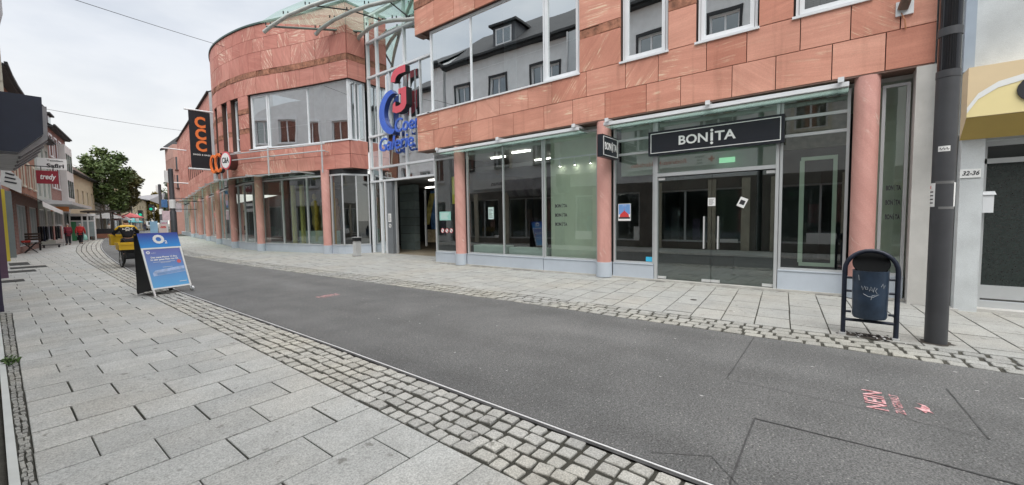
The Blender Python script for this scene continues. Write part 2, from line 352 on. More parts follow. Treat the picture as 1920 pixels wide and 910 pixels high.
def text(name, s, size, pos, xd, yd, mat, parent=None, ext=.004, align='CENTER', bold=0., shear=0., width=None, space=1.0):
    cu = bpy.data.curves.new('t', 'FONT'); cu.body = s; cu.size = size; cu.extrude = ext; cu.align_x = align; cu.align_y = 'CENTER'
    cu.offset = bold; cu.shear = shear; cu.resolution_u = 3; cu.space_character = space
    o = bpy.data.objects.new('t', cu); COL.objects.link(o)
    dg = bpy.context.evaluated_depsgraph_get(); me = bpy.data.meshes.new_from_object(o.evaluated_get(dg))
    bpy.data.objects.remove(o); bpy.data.curves.remove(cu)
    xs = [v.co.x for v in me.vertices] or [0, 1]; k = 1.
    if width: k = width / max(1e-6, max(xs) - min(xs))
    xd = Vector(xd).normalized(); yd = Vector(yd).normalized(); zd = xd.cross(yd)
    T = Matrix(((xd.x * k, yd.x, zd.x, pos[0]), (xd.y * k, yd.y, zd.y, pos[1]), (xd.z * k, yd.z, zd.z, pos[2]), (0, 0, 0, 1)))
    me.transform((wmat(parent).inverted() if parent else Matrix.Identity(4)) @ T)
    me.materials.clear(); me.materials.append(mat)
    t = bpy.data.objects.new(name, me); COL.objects.link(t)
    if parent: t.parent = parent
    return t
TOX = ((0, -1, 0), (0, 0, 1))     # writing on a face that looks to -X (the street)
TOY = ((1, 0, 0), (0, 0, 1))      # writing on a face that looks to -Y (down the street to the camera)
def lerp(tab, y):
    if y <= tab[0][0]: return tab[0][1]
    for (a, va), (b, vb) in zip(tab, tab[1:]):
        if y <= b: return va + (vb - va) * (y - a) / (b - a)
    return tab[-1][1]
def smooth_lerp(tab, y):
    return (lerp(tab, y - 1.5) + lerp(tab, y) * 2 + lerp(tab, y + 1.5)) / 4 if y > 12 else lerp(tab, y)
def frange(a, b, st):
    n = max(1, round((b - a) / st)); return [a + (b - a) * i / n for i in range(n + 1)]

# ------------------------------------------------------------------ ground, road, pavements
KL = [(-20, 2.60), (0, 2.62), (5, 2.72), (12, 2.75), (18.8, 2.97), (24, 3.3), (29.6, 3.75), (37, 4.45), (45, 5.35), (55, 6.7), (65, 8.1), (80, 10.9), (100, 15.5), (130, 23), (180, 38), (260, 66)]
SLB = [(-20, 1.90), (1.5, 1.95), (4, 2.0), (6.4, 2.05), (9.1, 2.11), (13.4, 2.18), (18.6, 2.33), (26.5, 2.58), (36.4, 3.2), (45, 4.05), (54, 5.15), (65, 6.7), (80, 9.6), (100, 14.2), (130, 21.7), (260, 64)]
KR = [(-20, 6.28), (5, 6.28), (9.4, 6.15), (15.6, 5.95), (20, 5.85), (25, 5.95), (30, 6.3), (38, 7.2), (48, 8.6), (60, 10.6), (80, 14.6), (100, 19), (130, 26.5), (180, 42), (260, 71)]
SRB = [(-20, 6.98), (5, 6.98), (9.4, 6.90), (15.6, 6.72), (20, 6.62), (25, 6.72), (30, 7.05), (38, 7.95), (48, 9.35), (60, 11.4), (80, 15.4), (100, 20), (130, 27.5), (260, 72)]
XL = [(-16, -.06), (12, -.04), (20, .20), (28, .36), (33, .55), (36, .9), (40, 1.45), (47, 2.4), (54, 3.6), (63, 5.4), (77, 8.6), (95, 13), (120, 20), (160, 31), (260, 60)]
GUT = [(-16, .07), (4, .10), (9, .15), (12, .18), (13, .19)]
GL = [(-20, 10.4), (12, 10.4), (13, 12), (17, 12), (18.3, 11.85), (18.9, 10.75), (20.5, 10.45), (25.2, 9.65), (29.5, 9.75), (34, 10.4), (40, 11.6), (49, 13.2), (58, 14.6), (69, 16.4), (82, 18.3), (130, 32), (260, 78)]

mb = MB(); mb.poly([(-900, -900, -.09), (900, -900, -.09), (900, 900, -.09), (-900, 900, -.09)])
tag(mb.build('ground', M('bare_ground', (.16, .15, .13), .95, var=.3, vs=.05)), kind='structure')
ys = frange(-18, 60, 1.0) + frange(62, 250, 4)
def ribbon(ta, tb, z, y_list=ys):
    m = MB(); f = lambda t, y: t(y) if callable(t) else smooth_lerp(t, y)
    for a, b in zip(y_list, y_list[1:]): m.poly([(f(ta, a), a, z), (f(tb, a), a, z), (f(tb, b), b, z), (f(ta, b), b, z)])
    return m
tag(ribbon(KL, KR, 0.0).build('road', m_asph), kind='structure')
bed = ribbon(lambda y: lerp(XL, y) - 3, lambda y: smooth_lerp(KL, y) - .008, -.012)
tag(bed.build('pavement_bed', m_joint), kind='structure')
bed = ribbon(lambda y: smooth_lerp(KR, y) + .008, lambda y: max(lerp(GL, y), 10.4) + 5, -.012)
tag(bed.build('pavement_bed', m_joint), kind='structure')
# steel drain rail along the left kerb, a dark slot beside it
mb = MB(); sl = MB()
for a, b in zip(ys, ys[1:]):
    if b > 90: break
    xa, xb = smooth_lerp(KL, a), smooth_lerp(KL, b)
    mb.hexa([(xa - .019, a, -.03), (xa - .004, a, -.03), (xb - .004, b, -.03), (xb - .019, b, -.03), (xa - .019, a, .008), (xa - .004, a, .008), (xb - .004, b, .008), (xb - .019, b, .008)])
    sl.poly([(xa - .003, a, .004), (xa + .012, a, .004), (xb + .012, b, .004), (xb - .003, b, .004)]); sl.poly([(xa - .052, a, .004), (xa - .020, a, .004), (xb - .020, b, .004), (xb - .052, b, .004)])
tag(mb.build('drain_rail', m_rail), kind='structure'); tag(sl.build('road_seam', m_seam), kind='structure')

def slab(m, q, gap, z, r, tilt=0, gx=0):     # one paving slab: four corners ccw, eased edge
    c = Vector((sum(p[0] for p in q) / 4, sum(p[1] for p in q) / 4, 0)); b = len(m.v); zz = [z + RND.uniform(-1, 1) * tilt for _ in q]
    for (ins, dz) in ((gap, -.035), (gap, -.003), (gap + .005, 0)):
        for k, p in enumerate(q):
            d = Vector((p[0], p[1], 0)) - c; sx = 1 - (ins + gx) / max(.02, abs(d.x)); sy = 1 - ins / max(.02, abs(d.y))
            m.v.append((c.x + d.x * sx, c.y + d.y * sy, zz[k] + dz))
    for t in (0, 4):
        for k in range(4):
            k2 = (k + 1) % 4; m.face((b + t + k, b + t + k2, b + t + 4 + k2, b + t + 4 + k), 0, r)
    m.face((b + 8, b + 9, b + 10, b + 11), 0, r)
mb = MB(); y = 4.5 - .45 * 45; row = 0
while y < 62:
    y2 = y + .45; off = (.07 if row % 2 else .40) + RND.choice((0, 0, 0, .02, -.03)); row += 1
    L0 = lambda yy: (lerp(GUT, yy) if yy < 12.5 else lerp(XL, yy) - .3); R0 = lambda yy: smooth_lerp(SLB, yy)
    xs = [off + .65 * k for k in range(-4, 20)]
    lo, hi = max(L0(y), L0(y2)), min(R0(y), R0(y2))
    cuts = [None] + [x for x in xs if lo + .12 < x < hi - .12] + [None]
    for a, b in zip(cuts, cuts[1:]):
        q = [(L0(y) if a is None else a, y), (R0(y) if b is None else b, y), (R0(y2) if b is None else b, y2), (L0(y2) if a is None else a, y2)]
        slab(mb, q, .0045 + RND.choice((0, 0, .0015, .004)), .004, RND.random(), .0016)
    y = y2
tag(mb.build('pavement_left', m_slab), kind='structure')
mb = MB(); y = -.05 - .455 * 22; col = 0
SH = .075
while y < 62:
    y2 = y + .455; col += 1; x = None
    R0 = lambda yy: lerp(GL, yy) - .02 if not 11.6 < yy < 18.4 else 12.4
    lo = max(smooth_lerp(SRB, y), smooth_lerp(SRB, y2)); hi = min(R0(y), R0(y2))
    xs = []; x = 7 + (.33 if col % 2 else .62) + RND.uniform(-.05, .05) - .7 * 2 + (lo - 6.98)
    while x < hi: 
        if x > lo + .12 and x < hi - .1: xs.append(x)
        x += .70 + RND.choice((0, 0, .08, -.1))
    cuts = [None] + xs + [None]; sh = lambda xx: (xx - 7) * SH
    for a, b in zip(cuts, cuts[1:]):
        xa0 = smooth_lerp(SRB, y) if a is None else a; xa1 = smooth_lerp(SRB, y2) if a is None else a
        xb0 = R0(y) if b is None else b; xb1 = R0(y2) if b is None else b
        slab(mb, [(xa0, y + sh(xa0)), (xb0, y + sh(xb0)), (xb1, y2 + sh(xb1)), (xa1, y2 + sh(xa1))], .0065 + RND.random() * .004, .004, RND.random(), .003, .006)
    y = y2
tag(mb.build('pavement_right', m_slab2), kind='structure')

def sett(m, c, u, v, w, h, z, r):      # one hewn stone: rounded uneven outline, domed top
    b = len(m.v); n = 8; ang = [(1, .84), (.86, 1), (-.86, 1), (-1, .84), (-1, -.84), (-.86, -1), (.86, -1), (1, -.84)]
    jit = [(RND.uniform(.84, 1.04), RND.uniform(.84, 1.04)) for _ in ang]
    for (s, dz) in ((1, -.03), (.99, -.005), (.91, 0)):
        for (a, q), (ja, jq) in zip(ang, jit):
            p = c + u * (a * ja * w * .5 * s) + v * (q * jq * h * .5 * s); m.v.append((p.x, p.y, z + dz))
    for t in (0, n):
        for k in range(n):
            k2 = (k + 1) % n; m.face((b + t + k, b + t + k2, b + t + n + k2, b + t + n + k), 0, r)
    m.face([b + 2 * n + k for k in range(n)], 0, r)
def sett_rows(ta, tb, y0, y1, rows, ln, m, far=28):
    for i in range(rows):
        y = y0 + RND.random() * ln
        while y < y1:
            l = ln * RND.uniform(.8, 1.3) * (1 if y < far else 1.6)
            f = (i + .5) / rows; ym = y + l / 2
            a, b_ = ta(ym), tb(ym); x = a + (b_ - a) * f + RND.uniform(-.006, .006); wd = (b_ - a) / rows
            sl_ = (ta(ym + .2) + (tb(ym + .2) - ta(ym + .2)) * f - x) / .2
            v = Vector((sl_, 1, 0)).normalized(); u = Vector((v.y, -v.x, 0))
            ro = RND.uniform(-.10, .10); u, v = u + v * ro, v - u * ro
            sett(m, Vector((x, ym, 0)), u, v, wd * RND.uniform(.84, .94), l * RND.uniform(.83, .92), .003 + RND.uniform(-.006, .007), RND.random())
            y += l
mb = MB()
sett_rows(lambda y: smooth_lerp(SLB, y) + .006, lambda y: smooth_lerp(KL, y) - .05, -6, 62, 5, .145, mb)
tag(mb.build('cobble_strip', m_cob), kind='structure')
mb = MB()
sett_rows(lambda y: smooth_lerp(KR, y) + .01, lambda y: smooth_lerp(SRB, y) - .006, -9, 40, 4, .20, mb, 16)
tag(mb.build('cobble_strip', m_cob2), kind='structure')
mb = MB()
sett_rows(lambda y: .042, lambda y: lerp(GUT, y) - .004, -3, 12.4, 2, .075, mb)
sett_rows(lambda y: 10.05, lambda y: 10.3, -1.2, 11.4, 2, .11, mb)
tag(mb.build('cobble_gutter', m_cob2), kind='structure')
mb = MB(); mb.box(10.28, 10.46, -1.2, 11.75, -.02, .05)
tag(mb.build('kerb', M('kerb_stone', (.46, .45, .42), .85, var=.15, vs=3, fine=.12)), kind='structure')
# saw-cut seams of old road repairs
mb = MB()
def seam(pts, w=.014):
    for a, b in zip(pts, pts[1:]):
        a, b = Vector((*a, .005)), Vector((*b, .005)); d = (b - a).normalized(); n = Vector((-d.y, d.x, 0)) * w / 2
        k = max(1, int((b - a).length / .12)); P = [a + (b - a) * i / k + n * RND.uniform(-.35, .35) for i in range(k + 1)]
        for p, q in zip(P, P[1:]): mb.poly([p - n * .6, q - n * .6, q + n * .6, p + n * .6])
seam([(6.24, .76), (4.47, .78)]); seam([(5.4, -.90), (4.35, -.95)], .02); seam([(2.70, .44), (3.72, .44), (3.74, -.6)], .02); seam([(3.74, -.6), (3.68, -1.6)], .03)
seam([(4.47, .78), (4.45, -.25), (4.35, -.95)], .008); seam([(2.75, .95), (2.95, .6), (2.72, .4)], .008)
tag(mb.build('road_seam', m_seam), kind='structure')
# red stencils on the road
m_sten = worn_paint('stencil_paint', (.36, .12, .13), (.70, .44, .45))
st = thing('road_stencil', 'red stencil on the asphalt near the litter bin, lettered NEIN above a dove', 'road marking', (4.71, -.45, .004))
xd = Vector((1, .03, 0)); yd = Vector((-.03, 1, 0))
text('lettering', 'NEIN', .20, (4.71, -.36, .006), xd, yd, m_sten, st, 0, bold=.003, width=.44)
text('lettering', 'ZU GEWALT', .085, (4.71, -.50, .006), xd, yd, m_sten, st, 0, bold=.001, width=.44)
mb = MB()
dove = [(0, 0), (.05, .02), (.09, .06), (.10, .02), (.17, .0), (.21, .03), (.19, -.02), (.13, -.04), (.08, -.035), (.03, -.05), (.05, -.02)]
mb.poly([(4.62 + x, -.66 + y, .006) for x, y in dove]); mb.build('dove', m_sten, st)
st = thing('road_stencil', 'small faded red stencil in the middle of the road, farther off', 'road marking', (4.5, 8.65, .004))
text('lettering', 'NEIN', .22, (4.5, 8.68, .006), xd, yd, m_sten, st, 0, bold=.004, width=.45)
text('lettering', 'GEWALT', .085, (4.5, 8.53, .006), xd, yd, m_sten, st, 0, width=.45)

# ------------------------------------------------------------------ facade tools: a path is the plan line of a wall, walked with the street on the right hand
class Path:
    def __init__(s, pts):
        s.p = [Vector(q) for q in pts]; s.c = [0.]
        for a, b in zip(s.p, s.p[1:]): s.c.append(s.c[-1] + (b - a).length)
        s.len = s.c[-1]
    def at(s, t):
        i = 0
        while i < len(s.p) - 2 and t > s.c[i + 1]: i += 1
        d = (s.p[i + 1] - s.p[i]); k = (t - s.c[i]) / (s.c[i + 1] - s.c[i]); return s.p[i] + d * k
    def nrm(s, t):
        a, b = s.at(max(0, t - .05)), s.at(min(s.len, t + .05)); d = (b - a).normalized(); return Vector((d.y, -d.x))
    def off(s, t, o): return s.at(t) + s.nrm(t) * o
    def s_of_y(s, y):       # paths run towards smaller y
        lo, hi = 0., s.len
        for _ in range(40):
            m = (lo + hi) / 2
            if s.at(m).y > y: lo = m
            else: hi = m
        return lo
STONE_TILT = (0, 0, 0, .1, -.12, .15, .7, -.9)
def strip(m, P, s0, s1, z0, z1, o0, o1, mi=0, r=None, uv='flat', step=.4, curved=True):
    n = max(1, int(math.ceil((s1 - s0) / step))) if curved else 1
    ss = [s0 + (s1 - s0) * i / n for i in range(n + 1)]
    if uv == 'stone':
        an = RND.choice(STONE_TILT) + RND.uniform(-.1, .1); ou, ov = RND.uniform(0, 60), RND.uniform(0, 60); ca, sa = math.cos(an), math.sin(an)
        U = lambda a, z: (ou + a * ca - z * sa, ov + a * sa + z * ca)
    else: U = lambda a, z: (a, z)
    b = len(m.v)
    for a in ss:
        for (o, z) in ((o0, z0), (o1, z0), (o1, z1), (o0, z1)):
            q = P.off(a, o); m.v.append((q.x, q.y, z))
    for i in range(n):
        p, q = b + 4 * i, b + 4 * i + 4; a, c = ss[i] - s0, ss[i + 1] - s0
        m.face((p + 1, q + 1, q + 2, p + 2), mi, r, [U(a, z0), U(c, z0), U(c, z1), U(a, z1)])
        m.face((p + 2, q + 2, q + 3, p + 3), mi, r, [U(a, z1), U(c, z1), U(c, z1 + .1), U(a, z1 + .1)])
        m.face((p, q, q + 1, p + 1), mi, r, [U(a, z0), U(c, z0), U(c, z0 + .1), U(a, z0 + .1)])
        m.face((p + 3, q + 3, q, p), mi, r)
    e = b + 4 * n
    uu = [U(0, z0), U(.1, z0), U(.1, z1), U(0, z1)]
    m.face((b, b + 1, b + 2, b + 3), mi, r, uu); m.face((e + 3, e + 2, e + 1, e), mi, r, uu)
def clad(m, P, courses, holes, joints={}, back=.3, t=.05, avg=1.05, gap=.016, rough=(), s_lo=0., s_hi=None):
    """stone panels in courses (z0, z1) around window holes (s0, s1, z0, z1); slots 0 stone, 1 rough stone, 2 backing"""
    s_hi = P.len if s_hi is None else s_hi
    for ci, (z0, z1) in enumerate(courses):
        segs = [(s_lo, s_hi)]
        for (a, b, c, d) in holes:
            if c < z1 - .02 and d > z0 + .02:
                new = []
                for (p, q) in segs:
                    if b <= p or a >= q: new.append((p, q)); continue
                    if a > p + .02: new.append((p, a))
                    if b < q - .02: new.append((b, q))
                segs = new
        rg = ci in rough
        for (p, q) in segs:
            strip(m, P, p, q, z0, z1, -back, 0, 2)
            js = [j for j in joints.get(ci, []) if p + .1 < j < q - .1]
            if ci not in joints:
                n = max(1, round((q - p) / (avg * RND.uniform(.85, 1.15)))); js = [p + (q - p) * (i + RND.uniform(-.18, .18)) / n for i in range(1, n)]
            cut = [p] + js + [q]
            for a, b in zip(cut, cut[1:]):
                if rg:
                    k = max(1, int((b - a) / .45)); 
                    for i in range(k):
                        aa, bb = a + (b - a) * i / k, a + (b - a) * (i + 1) / k
                        strip(m, P, aa + .004, bb - .004, z0 + .01, z1 - .01, -.02, t + RND.uniform(-.025, .03), 1, RND.random(), 'stone')
                else:
                    strip(m, P, a + gap / 2 + (.002 if a == p else 0), b - gap / 2, z0 + gap / 2, z1 - gap / 2, -.02, t + RND.uniform(-.002, .002), 0, RND.random(), 'stone')
def window(P, s0, s1, z0, z1, parent, mull=(), trans=(), inset=.12, fw=.06, glassm=None, sill=True, mframe=None, sash=(), thin=(), curved=True, label=None):
    m = MB(); I = -inset; fr = mframe or m_white
    strip(m, P, s0, s1, z0, z0 + fw, I - .06, I + .02, curved=curved); strip(m, P, s0, s1, z1 - fw, z1, I - .06, I + .02, curved=curved)
    for a in (s0, s1 - fw): strip(m, P, a, a + fw, z0 + fw, z1 - fw, I - .06, I + .02, curved=False)
    for a in mull: strip(m, P, a - fw * .45, a + fw * .45, z0 + fw, z1 - fw, I - .055, I + .015, curved=False)
    for z in trans: strip(m, P, s0 + fw, s1 - fw, z - fw * .4, z + fw * .4, I - .05, I + .012, curved=curved)
    for z in thin: strip(m, P, s0 + fw, s1 - fw, z - .012, z + .012, I - .12, I - .10, curved=curved)
    for (a, b) in sash:
        for (c, d, e, f) in ((a, b, z0 + fw, z0 + fw + .08), (a, b, z1 - fw - .08, z1 - fw), (a, a + .08, z0 + fw + .08, z1 - fw - .08), (b - .08, b, z0 + fw + .08, z1 - fw - .08)):
            strip(m, P, c, d, e, f, I - .04, I + .035, curved=False)
    w = m.build('window', fr, parent)
    if label: w['label'] = label
    g = MB(); cuts = [s0 + fw] + sorted(mull) + [s1 - fw]
    for a, b in zip(cuts, cuts[1:]):
        dt = RND.uniform(-.014, .014); q0, q1 = P.off(a, I - .02 + dt), P.off(b, I - .02 - dt)
        g.poly([(q0.x, q0.y, z0 + fw), (q1.x, q1.y, z0 + fw), (q1.x, q1.y, z1 - fw), (q0.x, q0.y, z1 - fw)])
    g.build('pane', glassm or m_glassU, w)
    if sill:
        q = MB(); strip(q, P, s0 - .05, s1 + .05, z0 - .05, z0 - .002, I - .05, .085, curved=curved); q.build('sill', m_white, w)
    return w

# ------------------------------------------------------------------ the shop building on the right (straight sandstone front)
XS = 10.15
Pb = Path([(XS, 12.3), (XS, -1.36)])
def sy(y): return 12.3 - y
shop = thing('sandstone_shop', 'red sandstone building with straight front, closed fashion shop and glass double doors', 'building', (12, 5.5, 0))
cs = [(4.2, 4.88), (4.88, 5.55), (5.55, 6.43), (6.43, 6.67), (6.67, 7.55), (7.55, 8.44), (8.44, 9.35), (9.35, 9.62), (9.62, 10.6), (10.6, 11.4)]
jb = [sy(y) for y in (11.13, 10.13, 9.29, 8.3, 7.19, 6.35, 5.26, 4.16, 3.34, 2.27, 1.48, .55, -.22, -.9)]
ja = [sy(y) for y in (11.41, 10.42, 9.57, 8.58, 7.76, 6.63, 5.68, 4.72, 3.63, 2.82, 1.75, .95, .04, -.72)]
holes = [(-1, sy(5.47), 5.55, 8.44), (sy(4.30), sy(3.12), 5.55, 8.44), (sy(2.50), sy(1.27), 5.55, 8.44), (sy(.67), sy(-.50), 5.55, 8.44)]
mb = MB(); clad(mb, Pb, cs, holes, {0: ja, 1: jb}, rough=(3, 7), avg=1.0)
mb.build('stone_cladding', [m_stone, m_rust, m_back], shop)
mb = MB(); mb.box(10.105, 10.56, -1.34, 12.28, 4.17, 4.198); mb.build('soffit', m_soffit, shop)
mb = MB(); mb.box(10.1, 10.5, 11.95, 12.29, 8.41, 8.438); mb.build('soffit', m_soffit, shop)
mb = MB(); mb.box(10.2, 18, -1.36, 12.3, 11.41, 11.6); mb.box(10.16, 18, 12.22, 12.3, 8.5, 11.4); mb.box(10.45, 12, 12.0, 12.28, 4.22, 5.5); mb.build('roof', m_back, shop)
window(Pb, sy(11.62), sy(5.50), 5.56, 8.43, shop, mull=(sy(9.62), sy(6.70)), thin=(6.62,), inset=.10, fw=.055, sash=((sy(6.65), sy(5.55)),), curved=False)
mb = MB(); strip(mb, Pb, .0, sy(11.55), 5.50, 5.548, -.35, .085, curved=False); mb.build('sill', m_white, shop)
mb = MB(); mb.box(10.28, 12.0, 11.60, 11.66, 5.56, 8.43); mb.build('corner_post', m_white, shop)
for a, b in ((4.27, 3.15), (2.47, 1.30), (.64, -.47)):
    window(Pb, sy(a), sy(b), 5.56, 8.43, shop, inset=.07, fw=.05, sash=((sy(a) + .06, sy(b) - .06),), curved=False)
m_curt = M('pale_curtain', (.50, .60, .60), .8, var=.08)
# rooms behind the upper windows
mb = MB()
mb.box(12.2, 12.3, -1.2, 11.6, 5.4, 8.6); mb.box(10.5, 12.2, -1.2, 11.6, 5.42, 5.5); mb.box(10.5, 12.2, -1.2, 11.6, 8.5, 8.6)
for yy in (-1.1, 1.0, 2.8, 4.9, 11.55): mb.box(10.47, 12.2, yy, yy + .08, 5.5, 8.5)
mb.build('upper_rooms', M('dim_room', (.10, .12, .14), .8, var=.15), shop)
mb = MB()
for y0, y1, n in ((11.5, 10.3, 9), (8.6, 8.1, 5)):
    mb = MB()
    for i in range(n):
        y = y0 + (y1 - y0) * i / n; mb.box(10.75 + .03 * (i % 2), 10.78 + .03 * (i % 2), y, y + (y1 - y0) / n, 5.52, 8.4)
    mb.build('curtain', m_curt, shop)
# columns
for y, c in ((10.32, 10.30), (4.83, 10.28), (-.495, 10.25)):
    mb = MB(); mb.lathe([(.215, 0.02), (.215, .42)], (c, y, 0), 28); pf = mb.build('column_foot', m_plinth, shop)
    mb = MB(); mb.lathe([(.19, .42), (.19, 4.17)], (c, y, 0), 32, 0, RND.uniform(0, 9), .4); mb.build('column', m_colstone, shop)
# plinth panels, shop windows
def shopwin(y0, y1, z0, z1, bars=(), gm=None, x=10.40, mull=(), plinth=True):
    m = MB(); f = .05
    m.box(x - .03, x + .05, y1, y0, z0, z0 + f); m.box(x - .03, x + .05, y1, y0, z1 - f, z1)
    m.box(x - .03, x + .05, y0 - f, y0, z0 + f, z1 - f); m.box(x - .03, x + .05, y1, y1 + f, z0 + f, z1 - f)
    for q in mull: m.box(x - .025, x + .045, q - .025, q + .025, z0 + f, z1 - f)
    for q in bars: m.box(x - .028, x + .045, y1 + f, y0 - f, q - .03, q + .03)
    w = m.build('shop_window', m_frame, shop)
    g = MB(); cut = [y0 - f] + list(mull) + [y1 + f]
    for a, b in zip(cut, cut[1:]):
        e = RND.uniform(-.004, .004); g.poly([(x + e, a, z0 + f), (x - e, b, z0 + f), (x - e, b, z1 - f), (x + e, a, z1 - f)])
    g.build('pane', gm or m_glassS, w)
    if plinth:
        p = MB(); p.box(x - .07, x + .05, y1 + .003, y0 - .003, .052, z0 - .02); p.box(x - .085, x + .05, y1, y0, z0 - .018, z0 - .001); p.build('plinth', m_plinth, shop)
    return w
shopwin(11.72, 10.56, .42, 4.05, (3.85,)); 
shopwin(10.07, 6.86, .42, 4.05, (), None, mull=(8.43,)); shopwin(6.84, 5.05, .42, 4.05)
shopwin(4.60, 3.50, .42, 4.05, (3.27, 3.63))
shopwin(.86, -.27, .46, 4.05, (3.27, 3.63), m_glassD); shopwin(-.72, -1.10, .46, 4.0)
# portal with two door leaves
mb = MB()
mb.box(10.33, 10.46, 3.42, 3.49, .05, 4.05); mb.box(10.33, 10.46, .87, .93, .05, 4.05); mb.box(10.34, 10.46, .93, 3.42, 2.62, 2.70); mb.box(10.34, 10.46, .93, 3.42, 3.98, 4.05)
pt = mb.build('door_frame', m_frame, shop)
mb = MB(); mb.poly([(10.40, 3.42, 2.70), (10.40, .93, 2.70), (10.40, .93, 3.98), (10.40, 3.42, 3.98)]); mb.build('pane', m_glassS, pt)
for a, b, hy in ((3.41, 2.185, 2.33), (2.175, .94, 2.03)):
    mb = MB(); mb.box(10.395, 10.405, b, a, .07, 2.60); dl = mb.build('glass_door', m_glassD, shop)
    mb = MB(); mb.tube([(10.33, hy, .86), (10.33, hy, 1.62)], .018, 10); mb.tube([(10.33, hy, .95), (10.40, hy, .95)], .01); mb.tube([(10.33, hy, 1.53), (10.40, hy, 1.53)], .01); mb.build('handle', m_steel, dl)
    mb = MB(); o_ = a if hy == 2.33 else b; sgn = -1 if hy == 2.33 else 1
    i_ = b if hy == 2.33 else a
    for q in ((o_, o_ + sgn * .20, .07, .13), (o_, o_ + sgn * .16, 2.53, 2.59), (i_, i_ - sgn * .19, .07, .13)):
        mb = MB(); mb.box(10.37, 10.43, *q); mb.build('door_fitting', m_steel, dl)
# canopy: two glass strips carried on brackets under the soffit, white front rail
for (a, b, br) in ((10.95, 5.35, (10.85, 8.1, 5.45)), (4.62, -.22, (4.5, 2.15, -.10))):
    mb = MB(); mb.box(9.80, 9.87, b, a, 3.97, 4.05); cn = mb.build('canopy', m_white, shop)
    g = MB(); g.box(9.88, 10.33, b, a, 3.95, 3.965); g.build('canopy_pane', m_glassC, cn)
    for y in br:
        k = MB(); k.box(9.72, 10.5, y - .03, y + .03, 4.06, 4.12); k.build('bracket', m_frame, cn)
        k = MB(); k.box(9.70, 9.735, y - .045, y + .045, 4.035, 4.125); k.build('bracket_cap', m_white, cn)
# interior
mb = MB(); mb.box(10.46, 17.0, -1.3, 11.9, -.05, .045); mb.build('shop_floor', m_floor, shop)
mb = MB(); mb.box(10.5, 17.0, -1.3, 11.9, 4.08, 4.16); mb.build('shop_ceiling', m_ceil, shop)
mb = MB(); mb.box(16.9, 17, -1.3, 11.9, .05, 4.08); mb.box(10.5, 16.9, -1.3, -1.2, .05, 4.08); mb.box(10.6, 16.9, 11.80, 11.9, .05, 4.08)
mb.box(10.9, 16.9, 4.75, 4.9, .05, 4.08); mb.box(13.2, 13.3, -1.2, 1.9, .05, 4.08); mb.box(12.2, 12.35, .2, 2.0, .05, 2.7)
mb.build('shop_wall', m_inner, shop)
mb = MB(); mb.box(10.74, 10.84, 5.0, 6.82, .05, 4.07); mb.build('display_wall', m_green, shop)
mb = MB(); mb.box(10.8, 10.86, -1.19, -.6, .05, 4.07); mb.build('display_wall', m_green, shop)
mb = MB(); mb.box(10.52, 10.60, -.1, .5, .55, .62); mb.box(10.52, 10.60, -.1, .5, 2.75, 2.82); mb.box(10.52, 10.60, .44, .52, .62, 2.75); mb.box(10.52, 10.60, -.1, -.03, .62, 2.75); mb.build('display_frame', m_green, shop)
mb = MB(); mb.box(10.55, 11.0, 8.5, 9.95, .45, .72); mb.box(10.55, 11.0, 6.95, 8.35, .45, .68); mb.build('display_bench', M('pale_glazed_bench', (.52, .62, .58), .5, var=.06), shop)
for (x, y, l) in ((12.0, 8.9, .8), (13.4, 8.0, 1.0), (12.5, 10.4, .7), (14.2, 9.2, 1.2), (15.2, 7.6, 1.0), (13.0, 6.4, .6), (15.6, 10.3, 1.2), (14.6, 6.0, 1.0)):
    mb = MB(); mb.box(x, x + .06, y - l / 2, y + l / 2, 4.02, 4.075); mb.build('ceiling_lamp', m_lampon, shop)
for y in (6.4, 5.9, 5.4):
    mb = MB(); mb.tube([(10.56, y, 3.4), (10.56, y, 3.25)], .012); mb.tube([(10.56, y, 3.27), (10.60, y, 3.17)], .03, 10); sp = mb.build('spot_lamp', m_white, shop)
    mb = MB(); mb.tube([(10.6005, y, 3.169), (10.602, y, 3.166)], .025, 12); mb.build('glow_disc', emit('added_spot_glow', (1, .95, .85), 26) if 'added_spot_glow' not in bpy.data.materials else bpy.data.materials['added_spot_glow'], sp)  # glowing disc added to each spot head to brighten the green wall
mb = MB(); mb.box(10.54, 10.58, 5.1, 6.75, 3.38, 3.42); mb.build('lamp_track', m_white, shop)
mb = MB(); mb.box(10.78, 10.9, .95, 4.55, 2.74, 4.06); mb.build('bulkhead', M('pale_bulkhead', (.56, .64, .58), .8, var=.06), shop)
mb = MB(); mb.box(10.9, 11.0, -.25, .93, 3.05, 4.06); mb.build('bulkhead', M('brown_slats', (.26, .23, .18), .8, var=.3, vs=8), shop)
mb = MB(); mb.box(10.62, 10.63, 1.75, 2.08, 2.86, 2.98); mb.build('exit_lamp', m_exit, shop)
# the vertical pilaster at the right end, and a narrow dark return
mb = MB(); mb.box(10.06, 10.6, -1.66, -1.13, .0, 4.165); mb.build('pilaster', m_render_g, shop)

